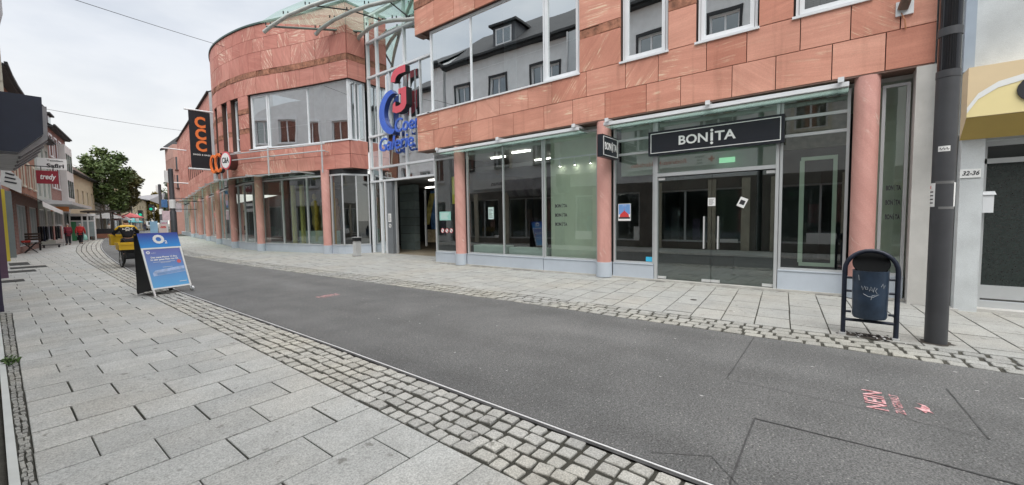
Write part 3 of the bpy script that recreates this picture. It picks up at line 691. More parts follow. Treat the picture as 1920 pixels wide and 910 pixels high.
# ------------------------------------------------------------------ signs on the shop
def exclaim_i(m, pos, h, w, mi=0):      # the wordmark's I: a bar with a dot above and below
    x, y, z = pos
    m.box(x - .012, x, y - w / 2, y + w / 2, z - h * .38, z + h * .55, mi)
    for c in (z - h * .62, z + h * .80): m.prism([(w * .62 * math.cos(a), w * .62 * math.sin(a)) for a in [k * PI / 5 for k in range(10)]], (x, y, c), (0, -1, 0), (0, 0, 1), (-.012, 0, 0), mi)
def wordmark(par, x, yc, z, h, wid, mat, ext=.006, bold=.008):
    text('lettering', 'BON', h * 1.38, (x, yc + wid * .225, z), *TOX, mat, par, ext, width=wid * .52, bold=bold)
    text('lettering', 'TA', h * 1.38, (x, yc - wid * .325, z), *TOX, mat, par, ext, width=wid * .345, bold=bold)
    m = MB(); exclaim_i(m, (x, yc - wid * .105, z - h * .05), h * .95, wid * .042); m.build('lettering', mat, par)
sg = thing('fascia_sign', 'long black fascia sign with white lettering BONITA above the glass double doors', 'shop sign', (10.2, 2.18, 3.12))
mb = MB(); mb.box(10.18, 10.33, .78, 3.60, 3.13, 3.71); mb.build('sign_box', m_signblk, sg)
mb = MB(); X = 10.172
for (a, b, c, d) in ((.84, 3.54, 3.18, 3.195), (.84, 3.54, 3.645, 3.66), (.84, .855, 3.195, 3.645), (3.525, 3.54, 3.195, 3.645)): mb.box(X, 10.18, a, b, c, d)
mb.build('sign_border', m_signwht, sg)
wordmark(sg, 10.172, 2.28, 3.415, .21, 1.22, m_signwht, .006, .006)
bl = thing('blade_sign', 'small black projecting sign with white lettering BONITA on the middle sandstone column', 'shop sign', (9.75, 4.45, 3.1))
mb = MB(); mb.box(9.28, 10.2, 4.40, 4.54, 3.12, 3.66); mb.build('sign_box', m_signblk, bl)
mb = MB()
for (a, b, c, d) in ((9.32, 10.16, 3.16, 3.172), (9.32, 10.16, 3.608, 3.62), (9.32, 9.345, 3.172, 3.608), (10.135, 10.16, 3.172, 3.608)): mb.box(a, b, 4.393, 4.40, c, d)
mb.build('sign_border', m_signwht, bl)
text('lettering', 'BON', .26, (9.58, 4.392, 3.38), *TOY, m_signwht, bl, .004, width=.36, bold=.0)
text('lettering', 'TA', .26, (9.99, 4.392, 3.38), *TOY, m_signwht, bl, .004, width=.22, bold=.0)
mb = MB(); mb.box(9.815, 9.84, 4.386, 4.393, 3.31, 3.47); mb.box(9.81, 9.845, 4.386, 4.393, 3.27, 3.295); mb.box(9.81, 9.845, 4.386, 4.393, 3.49, 3.515); mb.build('lettering', m_signwht, bl)
mb = MB(); mb.box(10.2, 10.32, 4.45, 4.49, 3.5, 3.55); mb.box(10.2, 10.32, 4.45, 4.49, 3.2, 3.25); mb.build('bracket', m_dark, bl)
def window_letters(y, zs, w, h, where, x=10.385):
    t = thing('window_lettering', 'black BONITA lettering three times on the ' + where, 'window lettering', (x, y, zs[0]))
    for z in zs:
        text('lettering', 'BON', h * 1.4, (x, y + w * .24, z), *TOX, m_ink, t, .001, width=w * .52, bold=.006)
        text('lettering', 'TA', h * 1.4, (x, y - w * .35, z), *TOX, m_ink, t, .001, width=w * .34, bold=.006)
        m = MB(); m.box(x - .002, x, y - w * .125, y - w * .085, z - h * .6, z + h * .8); m.build('lettering', m_ink, t)
window_letters(6.25, (1.98, 1.71, 1.44), .40, .09, 'shop window in front of the pale green wall')
window_letters(-.92, (2.10, 1.83, 1.56), .20, .085, 'narrow tall window beside the right column')

def poster(label, x, y0, y1, z0, z1, mats, art=None, name='poster', cat='poster'):
    t = thing(name, label, cat, (x, (y0 + y1) / 2, z0)); m = MB(); m.box(x - .004, x, y1, y0, z0, z1); m.build('sheet', mats, t)
    if art: art(t, x - .004, (y0 + y1) / 2, (z0 + z1) / 2, abs(y0 - y1), z1 - z0)
    return t
def tent_art(t, x, y, z, w, h):
    m = MB(); m.box(x - .001, x, y - w * .46, y + w * .46, z - h * .12, z + h * .47); m.build('picture', m_ltblue, t)
    m = MB(); m.prism([(-.38 * w, -.28 * h), (-.34 * w, -.12 * h), (0, .10 * h), (.34 * w, -.12 * h), (.38 * w, -.28 * h)], (x - .001, y, z), (0, -1, 0), (0, 0, 1), (-.001, 0, 0)); m.prism([(-.02 * w, .08 * h), (0, .28 * h), (.02 * w, .08 * h)], (x - .001, y, z), (0, -1, 0), (0, 0, 1), (-.001, 0, 0)); m.build('picture', m_redink, t)
    m = MB(); m.box(x - .0012, x, y - w * .46, y + w * .46, z - h * .38, z - h * .28); m.build('picture', m_ink, t)
    text('lettering', 'CIRCUS', h * .07, (x - .002, y, z + h * .38), *TOX, m_paper, t, 0)
def lines_art(mat=m_ink, head=None):
    def f(t, x, y, z, w, h):
        m = MB()
        for i in range(7):
            zz = z + h * (.32 - i * .11); m.box(x - .001, x, y + w * .38, y - w * RND.uniform(.1, .38), zz - h * .018, zz + h * .018)
        m.build('print', mat, t)
    return f
poster('poster of a red tent under blue sky in the window left of the glass doors', 10.36, 4.46, 4.12, 1.53, 1.98, m_paper, tent_art)
poster('small mint notice on the window pane just right of the left column', 10.38, 9.08, 8.85, 1.62, 2.02, M('mint_paper', (.55, .70, .66), .8, var=0), lines_art(), 'notice', 'notice')
poster('white notice at the top of the joint between the two glass door leaves', 10.385, 2.26, 2.10, 1.86, 2.05, m_paper, lines_art(), 'notice', 'notice')
t = thing('notice', 'white notice stuck crookedly on the right glass door leaf', 'notice', (10.385, 1.55, 1.8))
mb = MB(); mb.obox((10.385, 1.55, 1.92), (0, .08 * .9, .08 * .42), (.002, 0, 0), (0, -.11 * .42, .11 * .9)); mb.build('sheet', m_paper, t)
mb = MB(); mb.obox((10.382, 1.55, 1.92), (0, .05 * .9, .05 * .42), (.001, 0, 0), (0, -.05 * .42, .05 * .9)); mb.build('print', m_ink, t)
poster('small light blue sticker in the bottom corner of the window left of the glass doors', 10.385, 3.72, 3.54, .48, .60, M('cyan_sticker', (.05, .45, .70), .5, var=0), None, 'sticker', 'sticker')
poster('mint green opening hours sheet on the narrow pane left of the left column', 10.38, 11.5, 10.9, 1.60, 1.92, M('mint_film', (.32, .62, .55), .6, var=.05), lines_art(m_paper), 'notice', 'notice')
poster('tall yellow strip on the narrow pane left of the left column', 10.62, 11.05, 10.92, 2.2, 3.2, M('yellow_strip', (.72, .68, .08), .6, var=.05), None, 'sticker', 'sticker')
st = thing('ban_stickers', 'three round white stickers with forbidden symbols on the narrow pane beside the entrance', 'stickers', (10.38, 11.1, 1.2))
for y in (11.36, 11.13, 10.90):
    mb = MB(); ring = [(.09 * math.cos(a), .09 * math.sin(a)) for a in [k * PI / 12 for k in range(24)]]
    mb.prism(ring, (10.385, y, 1.22), (0, -1, 0), (0, 0, 1), (-.001, 0, 0), 1); mb.prism([(.8 * a, .8 * b) for a, b in ring], (10.384, y, 1.22), (0, -1, 0), (0, 0, 1), (-.001, 0, 0), 0)
    mb.obox((10.381, y, 1.22), (0, .05, .05), (.0008, 0, 0), (0, -.008, .008), 2); mb.build('round_sticker', [m_paper, m_redink, m_ink], st)
# banner pole holder on the stone right of the windows
lh = thing('pole_holder', 'short brown tube on a white wall plate high on the sandstone, above the narrow window', 'pole holder', (10.1, -.95, 5.2))
mb = MB(); mb.box(10.06, 10.098, -1.06, -.83, 5.1, 5.34); mb.build('wall_plate', m_white, lh)
mb = MB(); mb.tube([(10.06, -.92, 5.2), (9.85, -1.0, 5.52)], .075, 14); mb.build('tube', M('brown_tube', (.13, .085, .065), .4, var=.3, vs=12), lh)
mb = MB(); mb.tube([(10.07, -.9, 5.15), (10.04, -.95, 5.0), (10.08, -.97, 4.85)], .01); mb.build('cable', M('copper_cable', (.45, .2, .1), .5, var=0), lh)

# ------------------------------------------------------------------ white building at the right edge
wb = thing('white_building', 'pale rendered building with dark entrance door and house number at the right edge', 'building', (11, -3, 0))
mb = MB(); mb.box(9.83, 10.5, -1.93, -1.67, 0, 2.9); mb.box(9.83, 10.6, -8, -1.72, 3.86, 9); mb.box(10.0, 10.6, -8, -1.93, 2.78, 3.86); mb.box(9.90, 10.7, -1.72, -1.40, 2.9, 9); mb.build('wall', m_render_w, wb)
mb = MB(); mb.box(9.80, 10.3, -1.72, -1.38, -.01, .03); mb.box(9.9, 10.45, -3.6, -1.93, -.01, .05); mb.build('doorstep', m_render_g, wb)
mb = MB()
for (a, b, c, d) in ((-3.5, -1.95, 2.42, 2.50), (-3.5, -1.95, 2.70, 2.78), (-2.01, -1.95, .05, 2.7), (-3.5, -3.43, .05, 2.7)): mb.box(10.1, 10.18, a, b, c, d)
mb.box(10.1, 10.18, -3.43, -2.01, .05, .16); mb.box(10.12, 10.17, -3.43, -2.01, .20, .42)
dr = mb.build('door', m_frame, wb)
mb = MB(); mb.poly([(10.14, -2.01, .42), (10.14, -3.43, .42), (10.14, -3.43, 2.42), (10.14, -2.01, 2.42)]); mb.build('door_panel', M('textured_dark_glass', (.012, .02, .018), .25, var=.5, vs=40, bump=1.0, bs=70), dr)
mb = MB(); mb.poly([(10.14, -2.01, 2.5), (10.14, -3.43, 2.5), (10.14, -3.43, 2.7), (10.14, -2.01, 2.7)]); mb.build('fanlight', M('dark_pane', (.02, .025, .025), .1, var=0), dr)
mb = MB(); mb.box(9.74, 9.83, -1.75, -1.63, 3.87, 9); mb.build('downpipe', M('blue_grey_downpipe', (.34, .40, .47), .4, var=.08), wb)
ys_ = thing('box_sign', 'yellow box sign with white sweep and cut off black lettering, over the right entrance', 'shop sign', (9.6, -3, 2.9))
prof = [(9.45, 3.10), (9.82, 2.80), (9.82, 3.86), (9.45, 3.86)]
mb = MB(); mb.prism([(x, z) for x, z in prof], (0, -6.0, 0), (1, 0, 0), (0, 0, 1), (0, 4.36, 0)); mb.build('sign_box', M('cream_peach', (.72, .57, .36), .5, var=.04), ys_)
mb = MB(); mb.poly([(9.443, -1.64, 3.102), (9.443, -6, 3.102), (9.443, -6, 3.62), (9.443, -2.25, 3.60), (9.443, -1.95, 3.52), (9.443, -1.75, 3.38), (9.443, -1.64, 3.2)]); mb.build('lower_field', M('pale_yellow', (.82, .70, .36), .5, var=.03), ys_)
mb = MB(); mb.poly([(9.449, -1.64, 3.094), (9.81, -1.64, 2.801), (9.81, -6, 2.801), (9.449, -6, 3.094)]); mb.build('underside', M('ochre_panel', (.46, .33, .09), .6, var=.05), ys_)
arc = [(-1.64, 3.16), (-1.75, 3.36), (-1.95, 3.50), (-2.25, 3.575), (-2.7, 3.60), (-6, 3.60)]
mb = MB()
for (a, b), (c, d) in zip(arc, arc[1:]): mb.poly([(9.438, a, b), (9.438, c, d), (9.438, c, d + .09), (9.438, a, b + .09)])
mb.build('sweep', m_signwht, ys_)
mb = MB(); o_ = [(.23 * math.cos(a), .20 * math.sin(a)) for a in [PI * .25 + k * PI * 1.5 / 14 for k in range(15)]]; i_ = [(.13 * math.cos(a), .10 * math.sin(a)) for a in [PI * .25 + k * PI * 1.5 / 14 for k in range(15)]]
for k in range(14): mb.prism([o_[k], o_[k + 1], i_[k + 1], i_[k]], (9.436, -2.36, 3.42), (0, -1, 0), (0, 0, 1), (-.02, 0, 0))
mb.build('lettering', m_ink, ys_)
np_ = thing('house_number_plate', 'small white house number plate reading 32-36 on the pale wall beside the dark door', 'number plate', (9.83, -1.77, 2.2))
mb = MB(); mb.box(9.815, 9.828, -1.895, -1.665, 2.19, 2.33); mb.build('plate', m_signwht, np_)
text('lettering', '32-36', .095, (9.813, -1.78, 2.26), *TOX, m_ink, np_, .001, shear=.25, bold=.002, width=.19)
lb = thing('letterbox', 'small white letterbox with a pitched lid beside the dark door', 'letterbox', (10, -2.0, 1.6))
mb = MB(); mb.box(9.87, 10.02, -2.06, -1.94, 1.62, 1.90); mb.build('box', m_white, lb)
mb = MB(); mb.prism([(9.85, 1.905), (10.03, 1.905), (10.03, 1.96), (9.95, 1.965)], (0, -2.08, 0), (1, 0, 0), (0, 0, 1), (0, .16, 0)); mb.build('lid', m_white, lb)

# ------------------------------------------------------------------ glass entrance hall between the two sandstone buildings
hall = thing('entrance_hall', 'glass entrance hall with steel grid front and open doorway between the two sandstone buildings', 'building', (12, 15.4, 0))
YV = (18.27, 17.50, 15.40, 13.50, 12.0); ZT = (3.56, 4.22, 5.78, 8.66, 10.35, 11.6)
mb = MB()
for y in YV: mb.box(11.95, 12.1, y - .04, y + .04, 3.5 if 13.3 < y < 17 else 0, 11.6)
for y in (16.55, 14.35): mb.box(11.96, 12.06, y - .02, y + .02, 5.8, 8.66)
for z in ZT: mb.box(11.94, 12.1, 11.95, 18.33, z - .045, z + .045)
mb.box(11.94, 12.1, 17.06, 17.14, 0, 3.5); mb.box(11.94, 12.1, 13.42, 13.50, 0, 3.5)
hf = mb.build('steel_grid', m_white, hall)
g = MB()
for a, b in zip(YV, YV[1:]):
    for c, d in zip(ZT, ZT[1:]):
        e, f = RND.uniform(-.008, .008), RND.uniform(-.008, .008); g.poly([(12.03 + e, a, c), (12.03 - e, b, c), (12.03 - e + f, b, d), (12.03 + e + f, a, d)])
g.poly([(12.03, 18.27, 0), (12.03, 17.1, 0), (12.03, 17.1, 3.55), (12.03, 18.27, 3.55)]); g.poly([(12.03, 13.46, 0), (12.03, 12, 0), (12.03, 12, 3.55), (12.03, 13.46, 3.55)])
g.build('pane', m_glassU, hf)
mb = MB()
for a, b in ((17.44, 15.46), (15.34, 13.56)): mb.box(12.07, 12.09, b, a, 3.64, 4.15)
mb.build('grey_panel', M('grey_film', (.34, .34, .37), .6, var=.05), hall)
mb = MB(); mb.box(11.99, 12.22, 16.62, 17.05, 0, 3.5); mb.build('portal_post', M('portal_grey', (.19, .205, .22), .45, .2, var=.06), hall)
mb = MB(); mb.box(12.14, 12.24, 16.52, 16.60, 0, 3.5); mb.build('door_track', m_frame, hall)
mb = MB()
for i in range(8): mb.box(14.0, 14.35, 17.5, 18.7, .01 + i * .44, .44 + i * .44 - .012, 0, RND.random())
mb.build('block_pillar', M('grey_green_stone', (.20, .25, .245), .7, var=.12, rnd=.15), hall)
mb = MB(); mb.box(12.1, 30, 9, 24, -.04, .012); mb.build('hall_floor', M('hall_floor', (.26, .22, .16), .4, var=.15), hall)
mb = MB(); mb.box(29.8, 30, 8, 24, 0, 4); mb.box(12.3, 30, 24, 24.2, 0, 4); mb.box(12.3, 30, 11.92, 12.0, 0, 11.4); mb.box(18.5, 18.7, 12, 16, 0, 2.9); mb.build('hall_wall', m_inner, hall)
mb = MB(); mb.box(12.6, 30, 8, 24, 3.6, 3.75); mb.build('hall_ceiling', M('hall_ceiling', (.22, .22, .22), .8, var=.05), hall)
mb = MB(); mb.box(13.4, 13.6, 14.6, 15.6, 3.54, 3.59); mb.build('ceiling_lamp', m_lampon, hall)
mb = MB(); mb.box(16.4, 16.6, 18.0, 19.4, 3.54, 3.59); mb.build('ceiling_lamp', m_lampon, hall)  # second hall lamp, added to lighten the dark interior
mb = MB(); mb.box(13.5, 13.58, 16.0, 16.07, .3, 3.1); mb.build('inner_door_edge', m_frame, hall)
mb = MB(); mb.box(14.96, 15.06, 16.2, 17.6, .38, 1.08); mb.build('sand_bag', M('sand_fabric', (.46, .38, .25), .9, var=.3, vs=6), hall)
mb = MB(); mb.box(14.98, 15.08, 16.2, 17.3, 1.1, 3.2); mb.build('picture_wall', M('blue_picture', (.10, .22, .46), .6, var=.8, vs=2.5), hall)
mb = MB(); mb.obox((14.94, 17.35, 2.2), (.02, 0, 0), (0, .20, 0), (0, -.28, .85)); mb.build('picture_wall', M('olive_picture', (.42, .36, .12), .6, var=.5, vs=3), hall)
mb = MB()
for y, z in ((17.55, 5.7), (15.9, 5.7)):
    mb.tube([(12.35, y - .45, 5.8), (12.35, y - .45, 8.6)], .05, 10)
mb.build('inner_column', m_white, hall)
mb = MB(); mb.box(13.5, 13.6, 12.1, 18.8, 3.8, 11.5); mb.build('hall_wall', M('pale_inner_wall', (.34, .36, .37), .8, var=.1), hall)
mb = MB(); mb.box(12.04, 24, 12.0, 18.9, 11.62, 11.75); mb.build('roof', m_back, hall)
poster('small white notice on the grey post left of the entrance doorway', 11.985, 16.95, 16.72, 1.55, 1.95, m_paper, lines_art(), 'notice', 'notice')
t = thing('round_sticker', 'small round sticker with a wheelchair on the grey post, below the notice', 'sticker', (11.985, 16.83, 1.3))
mb = MB(); mb.prism([(.1 * math.cos(a), .1 * math.sin(a)) for a in [k * PI / 10 for k in range(20)]], (11.985, 16.83, 1.36), (0, -1, 0), (0, 0, 1), (-.003, 0, 0)); mb.build('disc', m_paper, t)
mb = MB(); mb.tube([(11.98, 16.83 + .045 * math.cos(a), 1.34 + .045 * math.sin(a)) for a in [k * PI / 8 for k in range(14)]], .008, 5); mb.tube([(11.98, 16.83, 1.43), (11.98, 16.83, 1.36), (11.98, 16.79, 1.36)], .008, 5); mb.build('symbol', m_ink, t)

# arched glass roof over the forecourt: three curved tubes, cross purlins, panes
A0, B0 = Vector((8.69, 20.95, 10.8)), Vector((11.83, 17.87, 10.75))
def arc_pts(p0, d, prof): d = Vector((d[0], d[1], 0)); return [Vector(p0) + d * t + Vector((0, 0, z)) for t, z in prof]
prof1 = [(-.35, -.22), (0, 0), (.85, .40), (1.87, .68), (2.73, .85), (3.8, .97), (5.0, 1.0), (6.2, .97), (7.5, .86)]
T1 = arc_pts(A0, (.5, -1), prof1)
M0 = A0.lerp(B0, .5)
T2 = arc_pts(M0, (.26, -1), [(-.3, -.2), (0, 0), (.9, .26), (1.9, .40), (2.9, .45), (3.9, .42), (4.9, .36), (5.9, .28), (6.8, .2)])
T3 = arc_pts((11.6, 18.1, 10.6), (.02, -1), [(-.75, -.35), (0, 0), (.8, .14), (1.7, .10), (2.7, -.10), (3.6, -.34), (4.4, -.5), (5.2, -.62), (5.9, -.7)])
cr = thing('glass_canopy', 'arched glass canopy on curved steel tubes high over the entrance forecourt', 'canopy', (10.5, 16, 10))
for T in (T1, T2, T3):
    mb = MB(); mb.tube(T, .085, 12); mb.build('arched_tube', M('galvanised_tube', (.44, .45, .42), .45, .3, var=.12), cr)
mb = MB(); mb.tube([A0 - (B0 - A0).normalized() * .2, B0], .05, 10); mb.build('edge_tube', M('grey_green_tube', (.16, .18, .16), .45, .2, var=.1), cr)
mb = MB(); gl = MB()
for i in range(1, 9):
    P = [T1[i] + (T1[i] - T2[i]) * .22, T1[i], T2[i], T3[i]]
    P = [p + Vector((0, 0, .16)) for p in P]
    if i in (3, 5, 7): mb = MB(); mb.tube([p - Vector((0, 0, .1)) for p in P[1:]], .03, 6); mb.build('purlin', m_dark, cr)
    for p in (P[1], P[2], P[3]):
        for q in (p, p + (T1[i] - T2[i]) * .1):
            cl = MB(); cl.tube([q - Vector((0, 0, .10)), q + Vector((0, 0, .02))], .028, 6); cl.build('glass_clamp', m_dark, cr)
    if i > 1:
        for a in range(3): gl.poly([Q[a], Q[a + 1], P[a + 1], P[a]])
    Q = P
gl.build('roof_pane', m_glassT, cr)

# ------------------------------------------------------------------ the gallery sign hung in front of the glass
gs = thing('gallery_sign', 'hanging blue and red emblem sign with blue script lettering beside the entrance', 'sign', (11.6, 15.7, 4.8))
XF = 11.62
def ringseg(r0, r1, a0, a1, n=22, ex=1.0, ez=1.0):
    A = [a0 + (a1 - a0) * k / n for k in range(n + 1)]
    return [(ex * r1 * math.cos(a), ez * r1 * math.sin(a)) for a in A] + [(ex * r0 * math.cos(a), ez * r0 * math.sin(a)) for a in reversed(A)]
mb = MB()     # blue crescent
A = [math.radians(a) for a in range(88, 273, 8)]
out = [(.97 * math.cos(a), .99 * math.sin(a)) for a in A]; inn = [(.20 + .76 * math.cos(a), .0 + .80 * math.sin(a)) for a in reversed(A)]
for k in range(len(A) - 1):
    n_ = len(A) - 1; mb.prism([out[k], out[k + 1], inn[n_ - k - 1], inn[n_ - k]], (XF, 15.93, 6.57), (0, -1, 0), (0, 0, 1), (.24, 0, 0), 0, 1)
mb.build('crescent', [m_blue, m_bluedk], gs)
mb = MB()     # red hook: arch above, J below
top = [(-.62, -.06), (-.58, .18), (-.44, .38), (-.2, .50), (.1, .55), (.62, .55), (.62, .20), (.12, .20), (-.08, .14), (-.2, .04), (-.26, -.12)]
mb.prism([(x * .86, z * .9) for x, z in top], (XF - .05, 15.32, 7.92), (0, -1, 0), (0, 0, 1), (.26, 0, 0), 0, 1)
J = [(.62, .72), (-.02, .72), (-.02, .38), (.18, .38), (.18, -.20), (.10, -.30), (-.05, -.36), (-.30, -.34), (-.30, -.02), (-.52, -.16), (-.58, -.66), (-.25, -.80), (.15, -.78), (.45, -.62), (.60, -.36)]
mb.prism([(x * .86, z * .68) for x, z in J], (XF - .05, 15.30, 6.98), (0, -1, 0), (0, 0, 1), (.32, 0, 0), 0, 1)
mb.build('hook', [m_red, m_dark], gs)
text('lettering', 'Coer', .88, (XF - .02, 14.88, 5.86), *TOX, m_blue, gs, .035, bold=.004, shear=.18, width=1.72)
text('lettering', 'Galerie', .88, (XF - .02, 15.70, 5.13), *TOX, m_blue, gs, .035, bold=.002, shear=.18, width=2.48)
mb = MB()
for y in (16.6, 15.6, 14.9): mb.tube([(11.86, y, 4.9), (11.86, y, 8.4)], .045, 8)
for y, z in ((16.6, 6.3), (15.6, 7.9), (14.9, 6.9), (15.6, 5.3)): mb.tube([(11.86, y, z), (11.95, y, z)], .03, 6); mb.tube([(11.62, y, z), (11.86, y, z)], .03, 6)
mb.build('support_tube', m_white, gs)

# ------------------------------------------------------------------ curved sandstone building (drum) and its wing
def spline(P, n=6):       # Catmull-Rom through plan points
    P = [Vector(p) for p in P]; P = [P[0] * 2 - P[1]] + P + [P[-1] * 2 - P[-2]]; out = []
    for k in range(1, len(P) - 2):
        for i in range(n):
            t = i / n; a, b, c, d = P[k - 1:k + 3]
            out.append(.5 * ((2 * b) + (c - a) * t + (2 * a - 5 * b + 4 * c - d) * t * t + (3 * b - a - 3 * c + d) * t ** 3))
    return [tuple(p) for p in out] + [tuple(P[-2])]
DRUM = spline([(12.0, 36.2), (11.2, 35.0), (10.0, 33.0), (9.36, 31.5), (8.97, 30.2), (8.77, 29.0), (8.72, 27.8), (8.80, 26.4), (9.02, 24.9), (9.40, 23.6), (9.86, 22.3), (10.40, 20.5), (10.96, 18.36)])
Pd = Path(DRUM)
sdy = Pd.s_of_y
drum = thing('curved_building', 'rounded red sandstone building with wraparound corner window and shop windows below', 'building', (12, 26, 0))
cd = [(4.2, 4.88), (4.88, 5.56), (5.56, 6.45), (6.45, 6.72), (6.72, 7.5), (7.5, 7.77), (7.77, 8.46), (8.46, 9.32), (9.32, 9.62), (9.62, 10.58), (10.58, 11.27), (11.27, 11.95)]
hd = [(sdy(24.95), Pd.len + 1, 5.56, 8.46), (sdy(26.75), sdy(25.85), 5.56, 8.46), (sdy(28.0), sdy(27.15), 5.56, 8.46), (sdy(29.6), sdy(28.8), 5.56, 8.46)]
STONE_TILT = (1.1, 1.2, -1.15, 1.4, .9, -.9, .3, 0)
mb = MB(); clad(mb, Pd, cd, hd, {}, back=.3, avg=1.05, rough=(3, 5, 8))
# return wall towards the glass hall
Pr = Path([(10.96, 18.36), (11.92, 18.40)])
clad(mb, Pr, cd, [(-1, 9, 5.56, 8.46)], {}, back=.25, avg=1.2, rough=(3, 5, 8))
mb.build('stone_cladding', [m_stone2, m_rust, m_back], drum)
mb = MB(); strip(mb, Pd, 0, Pd.len, 11.96, 12.04, -.4, .10, 0); strip(mb, Pd, 0, Pd.len, 12.04, 12.10, -.4, .02); strip(mb, Pr, 0, Pr.len, 11.96, 12.04, -.4, .08); mb.build('roof_edge', M('green_flashing', (.06, .10, .09), .5, var=.1), drum)
mb = MB(); mb.poly([(p[0] + .2, p[1], 11.98) for p in DRUM[::2]] + [(20, 18.5, 11.98), (20, 36, 11.98)]); mb.build('roof', m_back, drum)
mb = MB(); strip(mb, Pd, 0, Pd.len, 4.17, 4.197, -1.2, .03); mb.build('soffit', m_soffit, drum)
mb = MB(); strip(mb, Pd, sdy(24.9), Pd.len, 8.47, 8.49, -.5, -.02); mb.build('soffit', m_soffit, drum)
window(Pd, sdy(24.90), Pd.len - .02, 5.57, 8.44, drum, mull=(sdy(23.62), sdy(21.1)), thin=(6.62,), inset=.12, fw=.06, sash=((sdy(24.85), sdy(23.67)),))
window(Pr, .02, Pr.len, 5.57, 8.44, drum, mull=(.42, .60), thin=(6.62,), inset=.10, fw=.05, curved=False)
for a, b in ((26.72, 25.88), (27.97, 27.18), (29.57, 28.83)):
    window(Pd, sdy(a), sdy(b), 5.57, 8.44, drum, inset=.22, fw=.05, trans=(6.3,), curved=False)
mb = MB(); strip(mb, Pd, 1, Pd.len - .1, 5.4, 8.6, -2.3, -2.2); mb.box(11.0, 13.2, 18.9, 30, 5.40, 5.48); mb.build('upper_rooms', M('dim_room_blue', (.13, .16, .17), .8, var=.2), drum)
mb = MB()
for i in range(7): strip(mb, Pd, sdy(20.9) + i * .1, sdy(20.9) + .11 + i * .1, 5.6, 8.4, -.35 - .03 * (i % 2), -.33 - .03 * (i % 2))
mb.build('curtain', M('pale_blind', (.42, .50, .50), .8, var=.06), drum)
# ground floor: glass on a plinth, pillars in front
Pg = Path([(17.6, 76), (16.4, 69), (14.6, 58), (13.2, 49), (11.6, 40), (10.42, 34), (9.72, 29.5), (9.42, 27.2), (9.55, 25.2), (9.86, 23.4), (10.22, 21.6), (10.52, 20.2), (10.72, 18.92), (11.0, 18.70), (11.88, 18.32)])
sg_ = Pg.s_of_y
mb = MB(); strip(mb, Pg, sg_(75), Pg.len, -.02, .40, -.15, .04); strip(mb, Pg, sg_(75), Pg.len, .402, .42, -.15, .06); mb.build('plinth', m_plinth, drum)
mb = MB(); g = MB()
ml = [68, 66, 64, 61, 58.5, 56, 53.5, 51.5, 49, 46.5, 44.5, 42, 40, 38, 36, 34, 32.2, 30.6, 29, 27.4, 26.2, 25.1, 23.35, 21.4, 19.6]
ss = [sg_(y) for y in ml] + [Pg.len - 1.25, Pg.len - .62, Pg.len - .04]
for a, b in zip(ss, ss[1:]):
    strip(mb, Pg, a - .03, a + .03, .42, 3.9, -.05, .05, curved=False)
    q0, q1 = Pg.off(a, 0), Pg.off(b, 0); e = RND.uniform(-.01, .01)
    g.poly([(q0.x + e, q0.y, .47), (q1.x - e, q1.y, .47), (q1.x - e, q1.y, 3.88), (q0.x + e, q0.y, 3.88)])
strip(mb, Pg, ss[-1] - .03, ss[-1] + .03, .42, 3.9, -.05, .05, curved=False)
strip(mb, Pg, ss[0], ss[-1], .422, .47, -.05, .045); strip(mb, Pg, ss[0], ss[-1], 3.86, 3.94, -.05, .045)
w = mb.build('shop_window', m_frame, drum); g.build('pane', m_glassS, w)
mb = MB(); strip(mb, Pg, ss[0], ss[-1], 3.95, 4.2, -.3, -.02); mb.build('window_head', m_dark, drum)
mb = MB(); strip(mb, Pg, 5, ss[-1] - 1.4, .0, 4.1, -5.2, -5.0); strip(mb, Pg, sg_(40), ss[-1] - .4, 4.0, 4.08, -5.0, -.1); mb.build('shop_wall', m_inner, drum)
mb = MB(); strip(mb, Pg, sg_(66), ss[-1], .0, .06, -5, -.16); mb.build('shop_floor', M('pale_shop_floor', (.36, .36, .35), .4, var=.1), drum)
mb = MB(); strip(mb, Pg, sg_(23.2), sg_(20.1), .43, 1.12, -.8, -.75, curved=False); mb.build('display_bench', M('pale_mint_panel', (.50, .60, .58), .5, var=.04), drum)
mb = MB()
for y in (23.1, 22.4, 20.1): a = sg_(y); strip(mb, Pg, a - .09, a + .09, .43, 3.6, -.5, -.35, curved=False)
mb.build('display_post', M('yellow_post', (.50, .46, .16), .6, var=.1), drum)
mb = MB(); strip(mb, Pg, sg_(22.9), sg_(20.3), 1.2, 3.35, -1.3, -1.25, curved=False); mb.build('display_backdrop', M('dark_backdrop', (.02, .02, .03), .7, var=.3), drum)
for k, (y, z, c) in enumerate(((22.3, 2.2, (.45, .35, .12)), (21.6, 2.0, (.35, .35, .32)), (21.0, 2.3, (.34, .18, .08)), (20.6, 1.9, (.28, .12, .05)))):
    mb = MB(); q = Pg.off(sg_(y), -1.1); mb.lathe([(.05, -1.0), (.17, -.55), (.12, -.15), (.2, .35), (.17, .55), (.05, .7), (.11, .8), (.10, .98), (.03, 1.05)], (q.x, q.y, z - .1), 12)
    mb.build('mannequin', M('display_cloth', c, .8, var=.3, vs=5), drum)
for y in (57, 50.3, 44, 36.5, 29.8, 25.2, 19.85):
    a = sg_(y); q = Pg.off(a, .16)
    mb = MB(); mb.lathe([(.23, 0), (.23, .42)], (q.x, q.y, 0), 20); mb.build('column_foot', m_plinth, drum)
    mb = MB(); mb.lathe([(.20, .42), (.20, 4.17)], (q.x, q.y, 0), 24, 0, RND.uniform(0, 9), .4); mb.build('column', m_colstone, drum)
